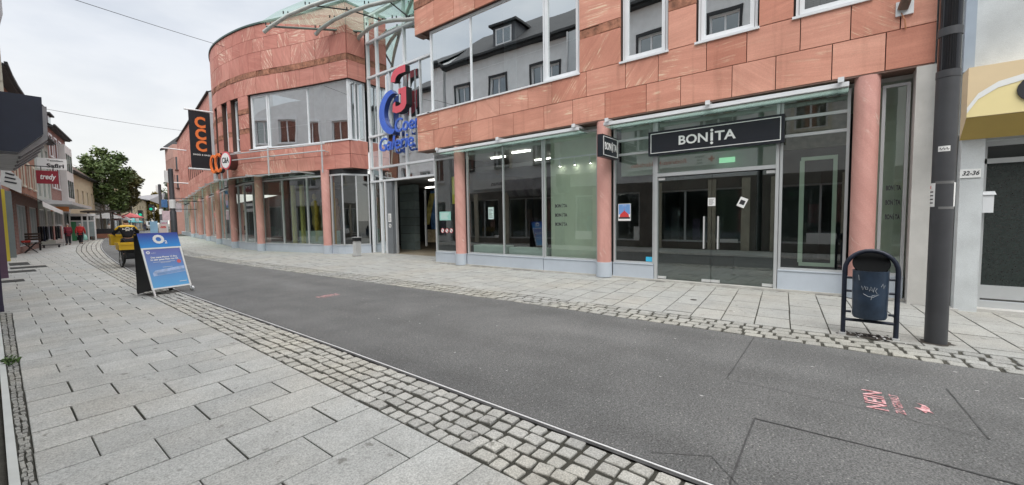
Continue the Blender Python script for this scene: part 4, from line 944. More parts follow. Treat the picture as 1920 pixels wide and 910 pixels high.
# wing beyond the drum
def wing_x(y): return 5.85 + .15 * y
Pw = Path([(wing_x(y), y) for y in (70, 60, 50, 41.6)])
wing = thing('sandstone_wing', 'long flat sandstone wing with rows of narrow windows behind the banner', 'building', (14, 55, 0))
cw = [(4.2, 5.0), (5.0, 5.8), (5.8, 6.55), (6.55, 7.4), (7.4, 8.25), (8.25, 9.1), (9.1, 9.95), (9.95, 10.8), (10.8, 11.7), (11.7, 12.6)]
wy = [59.3 - 1.55 * k for k in range(9)]
hw = [(Pw.s_of_y(y), Pw.s_of_y(y - .75), 6.55, 8.25) for y in wy]
mb = MB(); clad(mb, Pw, cw, hw, {}, avg=2.2, t=.012, back=.35); mb.build('stone_cladding', [m_stone2, m_rust, m_back], wing)
for y in wy: window(Pw, Pw.s_of_y(y), Pw.s_of_y(y - .75), 6.56, 8.23, wing, inset=.2, fw=.04, curved=False, sill=False)
mb = MB(); strip(mb, Pw, 0, Pw.len, 12.62, 12.72, -.5, .18); mb.build('eave', m_dark, wing)
mb = MB(); mb.poly([(wing_x(41.6) - .1, 41.6, 12.7), (wing_x(70) - .1, 70, 12.7), (wing_x(70) + 5, 70, 15.2), (wing_x(41.6) + 5, 41.6, 15.2)]); mb.box(12.4, 13.6, 40.9, 41.58, 4.2, 12.4); mb.build('roof', M('grey_roof_edge', (.33, .34, .34), .7, var=.1), wing)
mb = MB(); mb.poly([(wing_x(41.6) - .05, 41.56, 4.2), (wing_x(41.6) + 5, 41.56, 4.2), (wing_x(41.6) + 5, 41.56, 15.0), (wing_x(41.6) - .05, 41.56, 12.6)]); mb.build('end_wall', M('pale_end_wall', (.42, .42, .43), .8, var=.1), wing)
# thin glass canopy that follows the curve over the pavement
Pc = Path([(16.0, 70), (14.2, 58), (12.8, 49), (11.2, 40), (10.05, 34), (9.30, 29.5), (9.02, 27.2), (9.15, 25.2), (9.5, 23.4), (9.9, 21.6), (10.2, 20.4)])
mb = MB(); strip(mb, Pc, 0, Pc.len, 3.94, 3.955, -.1, .90); cn = mb.build('canopy_pane', m_glassR, drum)
mb = MB(); strip(mb, Pc, 0, Pc.len, 3.985, 4.03, .90, .97); mb.build('canopy_rail', m_frame, drum)
mb = MB()
for s_ in frange(2, Pc.len - .4, 3.4): strip(mb, Pc, s_, s_ + .06, 4.04, 4.10, -.6, 1.05, curved=False)
mb.build('bracket', m_frame, drum)
# light steel frame for lettering in front of the curved wall
mb = MB()
pr = [Vector((*Pd.off(sdy(y), .45), 0)) for y in frange(26.6, 19.5, .5)]
for z in (5.05, 5.38): mb.tube([p + Vector((0, 0, z + .0)) for p in pr], .03, 6)
for y in (26.5, 23.2, 19.7):
    p = Vector((*Pd.off(sdy(y), .45), 0)); mb.tube([p + Vector((0, 0, 4.0)), p + Vector((0, 0, 5.5))], .04, 8); q = Vector((*Pd.off(sdy(y), 0), 0)); mb.tube([p + Vector((0, 0, 5.05)), q + Vector((0, 0, 5.05))], .02, 6)
mb.build('lettering_frame', m_frame, drum)
# signs on the curved building
ca = thing('round_sign', 'round white sign with red rim and black lettering C&A on the curved wall', 'shop sign', (8.9, 27.6, 4.9))
p = Pd.off(sdy(26.5), .50); nn = Vector((-.97, -.24, 0)); tt = Vector((nn.y, -nn.x, 0)) * -1
tt = Vector((0, 0, 1)).cross(nn)
def disc(r, n=28, e=1.15): return [(r * math.cos(2 * PI * k / n), e * r * math.sin(2 * PI * k / n)) for k in range(n)]
c0 = Vector((p.x, p.y, 5.06))
mb = MB(); mb.prism(disc(.43), c0, tt, (0, 0, 1), nn * -.5); mb.build('drum_case', M('dark_red_case', (.10, .035, .03), .4, var=.1), ca)
mb = MB(); mb.prism(disc(.43), c0 + nn * .003, tt, (0, 0, 1), nn * .02); mb.build('rim', m_red, ca)
mb = MB(); mb.prism(disc(.36), c0 + nn * .024, tt, (0, 0, 1), nn * .01); mb.build('face', m_signwht, ca)
text('lettering', 'C&A', .42, c0 + nn * .04, tt, (0, 0, 1), m_ink, ca, .004, width=.58, bold=.008)
cc = thing('letter_sign', 'pair of orange block letters C C standing on posts beside the round sign', 'shop sign', (9.0, 29.5, 4.4))
for y, s in ((27.7, 1.55), (28.5, 1.55)):
    p = Pd.off(sdy(y), .45); n2 = Vector((-.94, -.34, 0)); t2 = Vector((0, 0, 1)).cross(n2)
    text('letter', 'C', s, (p.x, p.y, 4.98), t2, (0, 0, 1), m_orange, cc, .05, bold=.0, width=.42)
    text('letter_back', 'C', s, (p.x - n2.x * .18, p.y - n2.y * .18, 4.98), t2, (0, 0, 1), m_dark, cc, .04, bold=.03, width=.48)
    mb = MB(); mb.tube([(p.x - n2.x * .2, p.y - n2.y * .2, 3.98), (p.x - n2.x * .2, p.y - n2.y * .2, 5.4)], .06, 8); mb.build('post', m_frame, cc)
bn = thing('banner', 'tall black banner with three orange letters C on the curved building', 'banner', (8.2, 30, 4.9))
mb = MB(); mb.box(7.62, 8.68, 29.98, 30.02, 4.90, 8.30); mb.build('cloth', M('banner_black', (.010, .011, .016), .55, var=.2), bn)
for z in (7.62, 6.92, 6.22): text('lettering', 'C', .86, (8.16, 29.97, z), *TOY, m_orange, bn, .003, bold=.035, width=.54)
text('lettering', 'SHOES & BAGS', .12, (8.16, 29.97, 5.72), *TOY, m_signwht, bn, .002, bold=.004, width=.86, space=1.3)
mb = MB(); mb.tube([(7.42, 30, 8.33), (9.35, 30, 8.38)], .05, 10); mb.build('banner_pole', m_white, bn)
mb = MB(); mb.tube([(7.48, 30, 4.87), (9.35, 30, 4.87)], .05, 10); mb.build('banner_pole', m_white, bn)
for zz, lab in ((10.2, 'upper of two empty white banner poles on the far wing'), (6.35, 'lower of two empty white banner poles on the far wing')):
    o = thing('banner_pole', lab, 'pole', (14, 58, zz)); mb = MB(); mb.tube([(12.6, 60, zz), (14.9, 60, zz - .05)], .07, 8); mb.build('tube', m_white, o)

# ------------------------------------------------------------------ houses along the left side of the street
def wall_holes(m, P, z0, z1, holes, back=.3, mi=0, front=0.):
    zs = sorted({z0, z1} | {h[2] for h in holes if z0 < h[2] < z1} | {h[3] for h in holes if z0 < h[3] < z1})
    for a, b in zip(zs, zs[1:]):
        segs = [(0, P.len)]
        for h in holes:
            if h[2] < b - .01 and h[3] > a + .01:
                new = []
                for (p, q) in segs:
                    if h[1] <= p or h[0] >= q: new.append((p, q)); continue
                    if h[0] > p + .01: new.append((p, h[0]))
                    if h[1] < q - .01: new.append((h[1], q))
                segs = new
        for (p, q) in segs: strip(m, P, p, q, a, b, -back, front, mi, RND.random(), step=2.5)
m_oglass = glass('old_window_glass', (.35, .40, .42), .30, .02)
m_innerl = M('house_interior', (.20, .20, .20), .8, var=.3, vs=.8)
def house(label, y0, y1, eave, ridge, wall, roofm, rows, nwin, ww=1.1, wh=1.7, off=0., z0=0., shop=None, trim=None, depth=9, dormers=0, arched=False, xf=None, name='town_house', lowwall=None, fr=None, split=None):
    f = xf or (lambda y: lerp(XL, y) + off)
    P = Path([(f(y), y) for y in frange(y0, y1, 4)])
    t = thing(name, label, 'house', (f((y0 + y1) / 2) - 2, (y0 + y1) / 2, 0))
    holes = []
    for z in rows:
        for i in range(nwin):
            c = P.len * (i + .5) / nwin; holes.append((c - ww / 2, c + ww / 2, z, z + wh))
    sh = []
    if shop:
        for i in range(shop):
            c = P.len * (i + .5) / shop; w2 = P.len / shop * .40; sh.append((c - w2, c + w2, .35, 2.9))
    mb = MB(); wall_holes(mb, P, z0 if not split else split, eave, holes + sh); 
    strip(mb, P, 0, .3, z0, eave, -depth, -.3, curved=False); strip(mb, P, P.len - .3, P.len, z0, eave, -depth, -.3, curved=False); strip(mb, P, .3, P.len - .3, z0, eave, -depth, -depth + .2, curved=False)
    for s_ in (0, P.len - .02):
        a = P.off(s_, .0); b = P.off(s_, -depth); c = P.off(s_, -depth / 2); mb.poly([(a.x, a.y, eave), (b.x, b.y, eave), (c.x, c.y, ridge)])
    mb.build('wall', wall, t)
    if split: mb = MB(); wall_holes(mb, P, z0, split, sh); mb.build('wall', lowwall, t)
    if holes:
        for h in holes: 
            m = MB(); s0, s1, a, b = h
            for q in ((s0, s1, a, a + .07), (s0, s1, b - .07, b), (s0, s0 + .07, a + .07, b - .07), (s1 - .07, s1, a + .07, b - .07), ((s0 + s1) / 2 - .04, (s0 + s1) / 2 + .04, a + .07, b - .07)): strip(m, P, q[0], q[1], q[2], q[3], -.2, -.12, curved=False)
            if trim: strip(m, P, s0 - .12, s1 + .12, b + .003, b + .16, 0.003, .06, 1, curved=False); strip(m, P, s0 - .12, s1 + .12, a - .12, a - .003, 0.003, .1, 1, curved=False); strip(m, P, s0 - .12, s0 - .003, a, b, .003, .05, 1, curved=False); strip(m, P, s1 + .003, s1 + .12, a, b, .003, .05, 1, curved=False)
            w = m.build('window', [fr or m_white, trim or m_white], t)
            g = MB(); q0, q1 = P.off(s0, -.15), P.off(s1, -.15); g.poly([(q0.x, q0.y, a), (q1.x, q1.y, a), (q1.x, q1.y, b), (q0.x, q0.y, b)]); g.build('pane', m_oglass, w)
    for (s0, s1, a, b) in sh:
        m = MB(); k = 3
        for q in ((s0, s1, a, a + .08), (s0, s1, b - .08, b)): strip(m, P, *q, -.2, -.08)
        for i in range(k + 1): c = s0 + (s1 - s0 - .08) * i / k; strip(m, P, c, c + .08, a + .08, b - .08, -.2, -.08, curved=False)
        w = m.build('shop_window', m_frame, t); g = MB(); n = 3
        for i in range(n): q0, q1 = P.off(s0 + (s1 - s0) * i / n, -.15), P.off(s0 + (s1 - s0) * (i + 1) / n, -.15); g.poly([(q0.x, q0.y, a), (q1.x, q1.y, a), (q1.x, q1.y, b), (q0.x, q0.y, b)])
        g.build('pane', m_glassD, w)
        for i in range(3):
            c = s0 + (s1 - s0) * RND.uniform(.1, .8); m = MB(); strip(m, P, c, c + RND.uniform(.3, .9), .4, RND.uniform(.9, 2.3), -.9, -.8, curved=False); m.build('display', M('display_panel', (RND.uniform(.2, .6), RND.uniform(.2, .55), RND.uniform(.2, .55)), .8, var=.3, vs=3), t)
    mb = MB(); strip(mb, P, .3, P.len - .3, .02, min(eave, 12), -2.6, -2.5, step=3); 
    zz = sorted(set([3.2] + [r_ - .6 for r_ in rows if r_ > 4]))
    for z in zz: strip(mb, P, .3, P.len - .3, z, z + .1, -2.5, -.32, step=3)
    mb.build('inner_wall', m_innerl, t)
    mb = MB(); n = max(2, int(P.len / 3)); 
    for i in range(n):
        a, b = P.len * i / n, P.len * (i + 1) / n
        p0, p1, q0, q1, r0, r1 = P.off(a, .35), P.off(b, .35), P.off(a, -depth / 2), P.off(b, -depth / 2), P.off(a, -depth - .2), P.off(b, -depth - .2)
        ez = eave - .12; L_ = math.hypot(depth / 2, ridge - eave)
        for dz in (.12,): 
            mb.poly([(p0.x, p0.y, ez + dz), (p1.x, p1.y, ez + dz), (q1.x, q1.y, ridge + dz), (q0.x, q0.y, ridge + dz)], 0, None, [(a, 0), (b, 0), (b, L_), (a, L_)])
            mb.poly([(q0.x, q0.y, ridge + dz), (q1.x, q1.y, ridge + dz), (r1.x, r1.y, ez + dz), (r0.x, r0.y, ez + dz)], 0, None, [(a, 0), (b, 0), (b, L_), (a, L_)])
    rf = mb.build('roof', roofm, t)
    mb = MB(); strip(mb, P, 0, P.len, eave - .14, eave - .003, -.1, .40, step=3); strip(mb, P, 0, P.len, eave - .05, eave + .08, .41, .53, step=3); mb.build('gutter', m_dark, t)
    for i in range(dormers):
        c = P.len * (i + .5) / dormers; m = MB(); strip(m, P, c - .9, c + .9, eave + .3, eave + 2.0, -3.0, -.7, curved=False)
        strip(m, P, c - 1.1, c + 1.1, eave + 2.003, eave + 2.15, -3.4, -.45, 1, curved=False); d_ = m.build('dormer', [M('slate_cheek', (.07, .075, .085), .7, var=.1), m_dark], t)
        m = MB(); strip(m, P, c - .65, c + .65, eave + .75, eave + 1.85, -.7, -.66, curved=False); m.build('frame', m_white, d_)
        m = MB(); strip(m, P, c - .55, c - .04, eave + .85, eave + 1.75, -.66, -.655, curved=False); strip(m, P, c + .04, c + .55, eave + .85, eave + 1.75, -.66, -.655, curved=False); m.build('pane', m_oglass, d_)
    return t, P
def tile_mat(name, a, b): return brick_mat(name, a, b, (a[0] * .4, a[1] * .4, a[2] * .4), .55)
m_tile_d = tile_mat('dark_roof_tiles', (.045, .045, .05), (.07, .068, .07)); m_tile_b = tile_mat('brown_roof_tiles', (.12, .075, .055), (.16, .10, .075))
m_brick_o = brick_mat('orange_brick', (.36, .115, .05), (.27, .085, .04), (.26, .21, .17)); m_brick_r = brick_mat('red_brick', (.28, .10, .07), (.20, .075, .055), (.30, .27, .25))
m_gren = M('grey_render', (.70, .72, .73), .85, var=.08, bump=.2, bs=90); m_cream = M('cream_trim', (.62, .58, .48), .8, var=.08)
m_beige = M('beige_render', (.52, .43, .29), .85, var=.08); m_ggreen = M('grey_green_render', (.38, .41, .37), .85, var=.1); m_wht = M('off_white_render', (.62, .62, .60), .85, var=.06)
m_sfront = M('shopfront_brown', (.13, .115, .10), .7, var=.3, vs=.7)
house('white house with dark tiled roof across the street, mirrored in the upper shop windows', -15, 2.4, 8.6, 12.2, m_wht, m_tile_d, (5.2,), 5, 1.15, 2.0, 0, 0, 3, m_cream, dormers=2, split=3.4, lowwall=m_sfront, xf=lambda y: -.55)
house('grey rendered house on the near left, mirrored in the big upper corner window', 2.6, 21.8, 12.2, 15.8, m_gren, m_tile_d, (5.0, 8.6), 6, 1.25, 2.1, 0, 0, 4, m_dark, dormers=2, split=3.4, lowwall=m_sfront, xf=lambda y: -.25 + max(0, y - 12) * .04)
house('pale grey house behind the navy canopy, mirrored in the curved corner window', 22, 31.5, 12.6, 15.4, m_gren, m_tile_d, (4.4, 7.6), 4, 1.3, 1.7, 0, 0, 2, m_white)
house('orange brick house with dormer on the left, above the striped awning', 31.7, 46.8, 9.5, 12.4, m_brick_o, m_tile_d, (4.2, 6.9), 6, .9, 1.5, 0, 0, 3, m_cream, dormers=2, split=3.5, lowwall=m_brick_r)
house('narrow grey green house behind the red projecting sign', 47, 53.8, 8.7, 11.6, m_ggreen, m_tile_d, (3.9, 6.2), 3, 1.2, 1.7, 0, 0, 2, None, dormers=2)
house('tall house with brick upper floor and white bay beyond the two projecting signs', 54, 63, 10.4, 13.4, m_brick_r, m_tile_d, (5.0, 7.8), 4, 1.2, 1.8, 0, 0, 2, m_white, dormers=2, split=3.4, lowwall=m_wht)
house('beige house with brown tiled roof behind the near street tree', 66, 82, 7.6, 12.0, m_beige, m_tile_b, (4.2,), 5, 1.1, 1.6, -.4, 0, 3)
house('low white shop house in the distance behind the tree trunks', 84, 104, 6.2, 9.0, m_wht, m_tile_b, (3.8,), 6, 1.1, 1.4, -.3, 0, 4)
house('far cream house where the street bends away', 106, 150, 7.5, 11.5, m_beige, m_tile_b, (4.2,), 9, 1.2, 1.6, 0, 0, 6)
# white bay on the tall house
bay = bpy.data.objects['town_house.005'] if 'town_house.005' in bpy.data.objects else None
Pbay = Path([(lerp(XL, y), y) for y in (58.6, 60.5, 62.6)])
mb = MB(); strip(mb, Pbay, 0, Pbay.len, 3.5, 9.4, .01, .45, curved=False); mb.build('bay', m_wht, bay)
m_bayp = M('bay_pane', (.10, .12, .14), .1, var=0)
for z in (4.3, 6.9):
    for s_ in (.3, 1.5, 2.7): mb = MB(); strip(mb, Pbay, s_, s_ + .9, z, z + 1.7, .455, .47, curved=False); mb.build('window', m_bayp, bay)
# far houses on the right
def rhouse(label, pts, eave, ridge, wall, roofm, rows, nwin, ww, wh, name='town_house'):
    t = thing(name, label, 'house', (*pts[0], 0)); P = Path(pts)
    holes = [(P.len * (i + .5) / nwin - ww / 2, P.len * (i + .5) / nwin + ww / 2, z, z + wh) for z in rows for i in range(nwin)]
    mb = MB(); wall_holes(mb, P, 0, eave, holes); 
    for s_ in (0, P.len - .3): strip(mb, P, s_, s_ + .3, 0, eave, -9, -.3, curved=False)
    mb.build('wall', wall, t)
    for h in holes:
        m = MB(); strip(m, P, *h, -.22, -.15, curved=False); m.build('window', M('dark_window', (.05, .06, .07), .15, var=0) if 'dark_window' not in bpy.data.materials else bpy.data.materials['dark_window'], t)
    mb = MB(); a, b, c, d = P.off(0, .6), P.off(P.len, .6), P.off(P.len, -5), P.off(0, -5); mb.poly([(a.x, a.y, eave), (b.x, b.y, eave), (c.x, c.y, ridge), (d.x, d.y, ridge)]); mb.poly([(a.x, a.y, eave - .3), (b.x, b.y, eave - .3), (b.x, b.y, eave), (a.x, a.y, eave)])
    e, g = P.off(P.len, -10), P.off(0, -10); mb.poly([(d.x, d.y, ridge), (c.x, c.y, ridge), (e.x, e.y, eave), (g.x, g.y, eave)]); mb.poly([(b.x, b.y, eave), (e.x, e.y, eave), (c.x, c.y, ridge)])
    mb.build('roof', roofm, t); return t, P
m_pinkr = M('pink_render', (.42, .24, .20), .85, var=.08)
t, P = rhouse('dusky pink house with dark overhanging roof beyond the sandstone wing', [(18.0, 84), (17.55, 77), (18.9, 76.4)], 13.4, 17, m_pinkr, m_tile_d, (6.9, 9.6), 9, .5, 1.9)
rhouse('small far house beside the street trees at the end of the street on the right', [(34, 150), (27, 122)], 6.5, 10, m_wht, m_tile_b, (3.6,), 6, 1.2, 1.5)

# ------------------------------------------------------------------ near left: navy canopy, pillars, boards, grates
m_navy = M('navy_panel', (.020, .026, .048), .45, var=.15)
m_cgl = M('canopy_stripe', (.20, .19, .20), .6, var=.1)
nc = thing('shop_canopy', 'bulky navy canopy box projecting from the near left house', 'canopy', (.3, 12.5, 3))
prof = [(-.2, 4.10), (.77, 4.10), (.755, 3.40), (.43, 3.02), (-.2, 3.02)]
mb = MB(); mb.prism([(x, z) for x, z in prof], (0, 12.35, 0), (1, 0, 0), (0, 0, 1), (0, -.35, 0)); mb.build('end_panel', m_navy, nc)
mb = MB(); mb.prism([(-.2, 4.0), (.85, 4.0), (.83, 3.36), (.47, 3.0), (-.2, 3.0)], (0, 16, 0), (1, 0, 0), (0, 0, 1), (0, -3.64, 0)); mb.build('box', M('canopy_grey', (.36, .35, .36), .6, var=.25, vs=3), nc)
for i in range(4):
    mb = MB(); y = 12.7 + .9 * i; mb.obox((.645, y, 3.165), (.19, 0, .19), (0, .12, 0), (.012, 0, -.012)); mb.build('stripe', m_cgl, nc)
o = thing('wall_panel', 'light grey upper wall corner with a rain pipe at the left edge', 'wall', (.2, 11, 4.5))
mb = MB(); mb.box(-.2, .27, 9.8, 12.3, 4.9, 12); mb.box(-.2, .25, 10.5, 12.3, 4.1, 4.897); mb.build('panel', M('light_grey_panel', (.45, .48, .50), .6, var=.06), o)
mb = MB(); mb.tube([(.34, 12.3, 12), (.34, 12.3, 5.6), (.30, 12.3, 5.4), (.18, 12.3, 5.35)], .055, 10); mb.build('rain_pipe', M('white_pipe', (.55, .56, .57), .4, var=.05), o)
o = thing('projecting_sign', 'small cream sign box edge above the navy canopy', 'sign', (.5, 16, 4.6)); mb = MB(); mb.box(.22, .42, 15.9, 16.0, 5.15, 6.0); mb.box(.24, .42, 15.92, 15.98, 4.75, 5.14); mb.build('box', m_cream, o)
def pillar(label, x0, x1, y0, y1, z1, mat, name='pillar'):
    o = thing(name, label, 'pillar', ((x0 + x1) / 2, (y0 + y1) / 2, 0)); m = MB(); m.box(x0, x1, y0, y1, 0.0, .12); m.box(x0 + .004, x1 - .004, y0 + .004, y1 - .004, .121, z1); m.build('shaft', mat, o); return o
pillar('dark violet pillar at the left edge beneath the navy canopy', -.2, .10, 12.4, 12.9, 3.0, M('dark_violet', (.035, .028, .06), .5, var=.1))
pillar('dusty pink pillar behind the violet one on the left', -.1, .31, 20.3, 20.7, 3.0, M('mauve', (.13, .075, .12), .6, var=.1))
pillar('tall yellow board standing on the left behind the pink pillar', -.1, .55, 29.7, 29.85, 3.3, M('yellow_board', (.62, .50, .05), .5, var=.05), 'board')
pillar('grey green pillar right of the yellow board on the left', .2, .82, 32.9, 33.3, 3.4, M('grey_green_paint', (.22, .26, .26), .6, var=.1))
o = thing('projecting_sign', 'crumpled white projecting sign with black strokes above the yellow board', 'sign', (.7, 27, 3.2))
mb = MB(); q = [(.42, 3.35), (.95, 3.0), (.98, 3.55), (.62, 4.05), (.45, 4.0)]; mb.prism(q, (0, 27.1, 0), (1, 0, 0), (0, 0, 1), (0, -.08, 0)); mb.build('sheet', M('sign_sheet', (.60, .60, .58), .6, var=.1), o)
mb = MB()
for i in range(3): mb.obox((.68, 27.01, 3.45 + i * .17), (.16 - .02 * i, 0, -.04), (0, .004, 0), (.01, 0, .03))
mb.build('stroke', m_ink, o)
mb = MB(); mb.box(-.012, .034, 1.5, 12.3, -.03, .022); tag(mb.build('kerb', M('pale_threshold', (.55, .57, .55), .7, var=.1)), kind='structure')
for i, (x0, x1, y0, y1, lab) in enumerate(((.45, 1.0, 26.3, 28.2, 'large dark floor grate in front of the yellow board'), (.42, 1.35, 24.2, 25.2, 'wide dark floor grate, second from the yellow board'), (.30, .98, 22.3, 23.2, 'short dark floor grate, third from the yellow board'), (.12, .58, 18.7, 19.4, 'dark floor grate nearest the violet pillar'))):
    o = thing('floor_grate', lab, 'grate', ((x0 + x1) / 2, (y0 + y1) / 2, 0), 0, 'floor grates on the left pavement'); m = MB(); m.box(x0, x1, y0, y1, .004, .012, 0)
    n = 10
    for k in range(n): m.box(x0 + .02, x1 - .02, y0 + (y1 - y0) * (k + .2) / n, y0 + (y1 - y0) * (k + .7) / n, .0125, .020, 1)
    m.build('grating', [m_dark, M('dark_iron', (.09, .09, .085), .6, .3, var=.2)], o)
for o_, ys2, xq in ((bpy.data.objects['town_house'], (-12.5, -9, -6.2, -3.4, -.6, 1.9), -.55), (bpy.data.objects['town_house.001'], (3.0, 4.4, 6.9, 9.6, 10.4, 13.0, 16.6, 19.4), -.25)):
    for k, y in enumerate(ys2):
        x = xq + max(0, y - 12) * .04 if xq > -.5 else xq
        mb = MB(); mb.box(x + .003, x + .06, y - .17, y + .17, .0, 3.3); mb.build('pilaster', M('cream_pilaster', (.44, .40, .32), .8, var=.15) if 'cream_pilaster' not in bpy.data.materials else bpy.data.materials['cream_pilaster'], o_)
        if k % 2 == 0: mb = MB(); mb.box(x - .12, x - .02, y + .3, y + 1.3, .36, .52 + .3 * (k % 3)); mb.build('window_board', m_signwht, o_)
# sign boards of the shops behind the camera, which the shop windows mirror
def facade_board(label, y0, y1, z0, z1, body, words, x=-.18):
    o = thing('shop_board', label, 'shop sign', (x, (y0 + y1) / 2, z0)); m = MB(); m.box(x, x + .06, y0, y1, z0, z1); m.build('board', body, o)
    for (s, yy, zz, sz, mt) in words: text('lettering', s, sz, (x + .064, yy, zz), (0, 1, 0), (0, 0, 1), mt, o, .003, bold=.004)
    return o
b = facade_board('white shop board of a clothing shop with a red cross, mirrored above the glass doors', 4.2, 8.6, 4.0, 4.55, m_signwht, (('Rotkreuz-Kleiderladen', 6.9, 4.27, .30, m_redink), ('Deutsches', 4.95, 4.42, .10, m_ink), ('Rotes', 4.95, 4.27, .10, m_ink), ('Kreuz', 4.95, 4.12, .10, m_ink)))
mb = MB(); mb.box(-.118, -.112, 4.38, 4.46, 4.14, 4.42); mb.box(-.1185, -.1125, 4.28, 4.379, 4.24, 4.32); mb.box(-.1185, -.1125, 4.461, 4.56, 4.24, 4.32); mb.build('cross', m_redink, b)
facade_board('white shop board with dark script, mirrored in the windows left of the middle column', 14.2, 19.6, 3.6, 4.25, m_signwht, (('Brunnen', 17.2, 3.92, .42, m_ink),), .10)

# ------------------------------------------------------------------ awnings, projecting signs and street life on the left
aw = thing('awning', 'long striped dark and white awning over the clothing rack on the left', 'awning', (2.2, 40, 2.9))
mb = MB(); wv = MB()
for i in range(12):
    y0, y1 = 35 + i * 1.05, 35 + (i + 1) * 1.05
    for k, (fa, fb) in enumerate(((0, .25), (.25, .62), (.62, 1))):
        pts = []
        for (y, f_) in ((y0, fa), (y0, fb), (y1, fb), (y1, fa)):
            x = lerp(XL, y) + .02 + 1.15 * f_; z = 3.75 - (y - 35) * .02 - .75 * f_; pts.append((x, y, z))
        mb.poly(pts, (0, 1, 0)[k])
    xa, xb = lerp(XL, y0) + 1.17, lerp(XL, y1) + 1.17; za, zb = 3.0 - (y0 - 35) * .02, 3.0 - (y1 - 35) * .02
    wv.poly([(xa, y0, za), (xb, y1, zb), (xb, y1, zb - .3), (xa, y0, za - .3)])
mb.build('cloth', [M('awning_dark', (.03, .032, .04), .7, var=.1), M('awning_white', (.62, .62, .60), .7, var=.05)], aw); wv.build('valance', m_signwht, aw)
mb = MB(); mb.box(3.1, 4.1, 48.55, 48.60, 2.72, 3.1); mb.build('end_valance', M('awning_orange', (.66, .24, .07), .6, var=.05), aw)
a2 = thing('flat_canopy', 'flat white shop canopy with grey roof above the two walkers in red', 'canopy', (4.5, 55, 3)); mb = MB()
for y in frange(47.5, 62, 1.8)[:-1]:
    y2 = y + 1.79; xa, xb = lerp(XL, y), lerp(XL, y2); mb.hexa([(xa, y, 3.25), (xa + 1.7, y, 3.25), (xb + 1.7, y2, 3.25), (xb, y2, 3.25), (xa, y, 3.62), (xa + 1.7, y, 3.5), (xb + 1.7, y2, 3.5), (xb, y2, 3.62)])
mb.build('roof', M('pale_grey_canopy', (.48, .49, .49), .6, var=.1), a2)
tr = thing('projecting_sign', 'dark red projecting sign with white script tredy on a thin bar', 'shop sign', (2.6, 42, 4.4))
mb = MB(); mb.box(2.16, 3.16, 41.96, 42.04, 4.44, 5.32); mb.build('sign_box', M('burgundy', (.25, .010, .025), .45, var=.04), tr)
text('lettering', 'tredy', .5, (2.66, 41.95, 4.9), *TOY, m_signwht, tr, .003, bold=.012, shear=.25, width=.72)
mb = MB(); mb.tube([(1.3, 42, 5.6), (3.2, 42, 5.6)], .03, 6); mb.tube([(2.4, 42, 5.6), (2.4, 42, 5.3)], .02, 6); mb.tube([(2.95, 42, 5.6), (2.95, 42, 5.3)], .02, 6); mb.build('bar', m_dark, tr)
sf = thing('projecting_sign', 'white projecting sign box with black lettering Safiri above the dark red sign', 'shop sign', (3.6, 48, 6))
mb = MB(); mb.box(2.55, 4.12, 47.94, 48.06, 5.98, 6.82); mb.build('sign_box', m_signwht, sf)
text('lettering', 'Safiri', .42, (3.5, 47.93, 6.24), *TOY, m_ink, sf, .003, bold=.014, width=.92)
text('lettering', 'Textilien', .16, (3.5, 47.93, 6.64), *TOY, m_ink, sf, .003, bold=.004, width=.86)
rk = thing('clothes_rack', 'round ended clothes rack full of dark and pink garments on the left pavement', 'clothes rack', (2.9, 46.4, 0))
mb = MB(); mb.tube([(2.2, 46.4, .05), (2.2, 46.4, 1.55), (2.3, 46.4, 1.62), (3.4, 46.4, 1.62), (3.5, 46.4, 1.55), (3.5, 46.4, .05)], .025, 8); mb.tube([(2.2, 46.1, .05), (2.2, 46.7, .05)], .025, 6); mb.tube([(3.5, 46.1, .05), (3.5, 46.7, .05)], .025, 6); mb.build('rail', m_steel, rk)
gc = [(.05, .05, .06), (.03, .03, .035), (.06, .07, .12), (.02, .02, .03), (.30, .32, .38), (.03, .03, .03), (.52, .28, .25), (.02, .02, .025), (.03, .03, .04), (.50, .27, .25)]
for i, c in enumerate(gc):
    x = 2.3 + i * .122; mb = MB(); n = 10
    lv = [(1.56, .02, .05), (1.50, .05, .22), (1.2, .055, .24), (.75, .05, .25), (.42 + RND.uniform(0, .2), .06, .26)]; b = len(mb.v)
    for (z, hx, hy) in lv:
        for k in range(n): a = 2 * PI * k / n; mb.v.append((x + hx * math.cos(a) * 1.1, 46.4 + hy * math.sin(a) + .02 * math.sin(3 * a + i), z))
    for r_ in range(4):
        for k in range(n): mb.face((b + r_ * n + k, b + r_ * n + (k + 1) % n, b + (r_ + 1) * n + (k + 1) % n, b + (r_ + 1) * n + k), 0, None, None, True)
    o = mb.build('garment', M('garment_cloth', c, .9, var=.15), None); tag(o, ['black coat', 'charcoal jacket', 'navy coat', 'black jacket', 'pale blue blouse', 'dark coat', 'salmon pink cardigan', 'black dress', 'dark grey coat', 'pink coat'][i] + ' hanging ' + ['at the left end of the clothes rack', 'second from the left on the clothes rack', 'beside the charcoal jacket on the clothes rack', 'left of the pale blue blouse on the clothes rack', 'in the middle of the clothes rack', 'between pale blue blouse and salmon cardigan on the rack', 'among dark clothes on the rack', 'right of the salmon cardigan on the rack', 'next to the pink coat on the rack', 'at the right end of the clothes rack'][i], 'garment', 'garments on the clothes rack')
ch = thing('folding_chair', 'red and white folding lounge chair on the left pavement before the brick house', 'chair', (1.5, 37.8, 0))
mb = MB(); mb.tube([(1.25, 37.4, 0), (1.75, 37.6, .62)], .025, 6); mb.tube([(1.75, 37.4, 0), (1.2, 37.6, .62)], .025, 6); mb.tube([(1.25, 38.1, 0), (1.75, 38.1, .62)], .025, 6); mb.tube([(1.75, 38.1, 0), (1.2, 38.1, .62)], .025, 6); mb.build('frame', m_dark, ch)
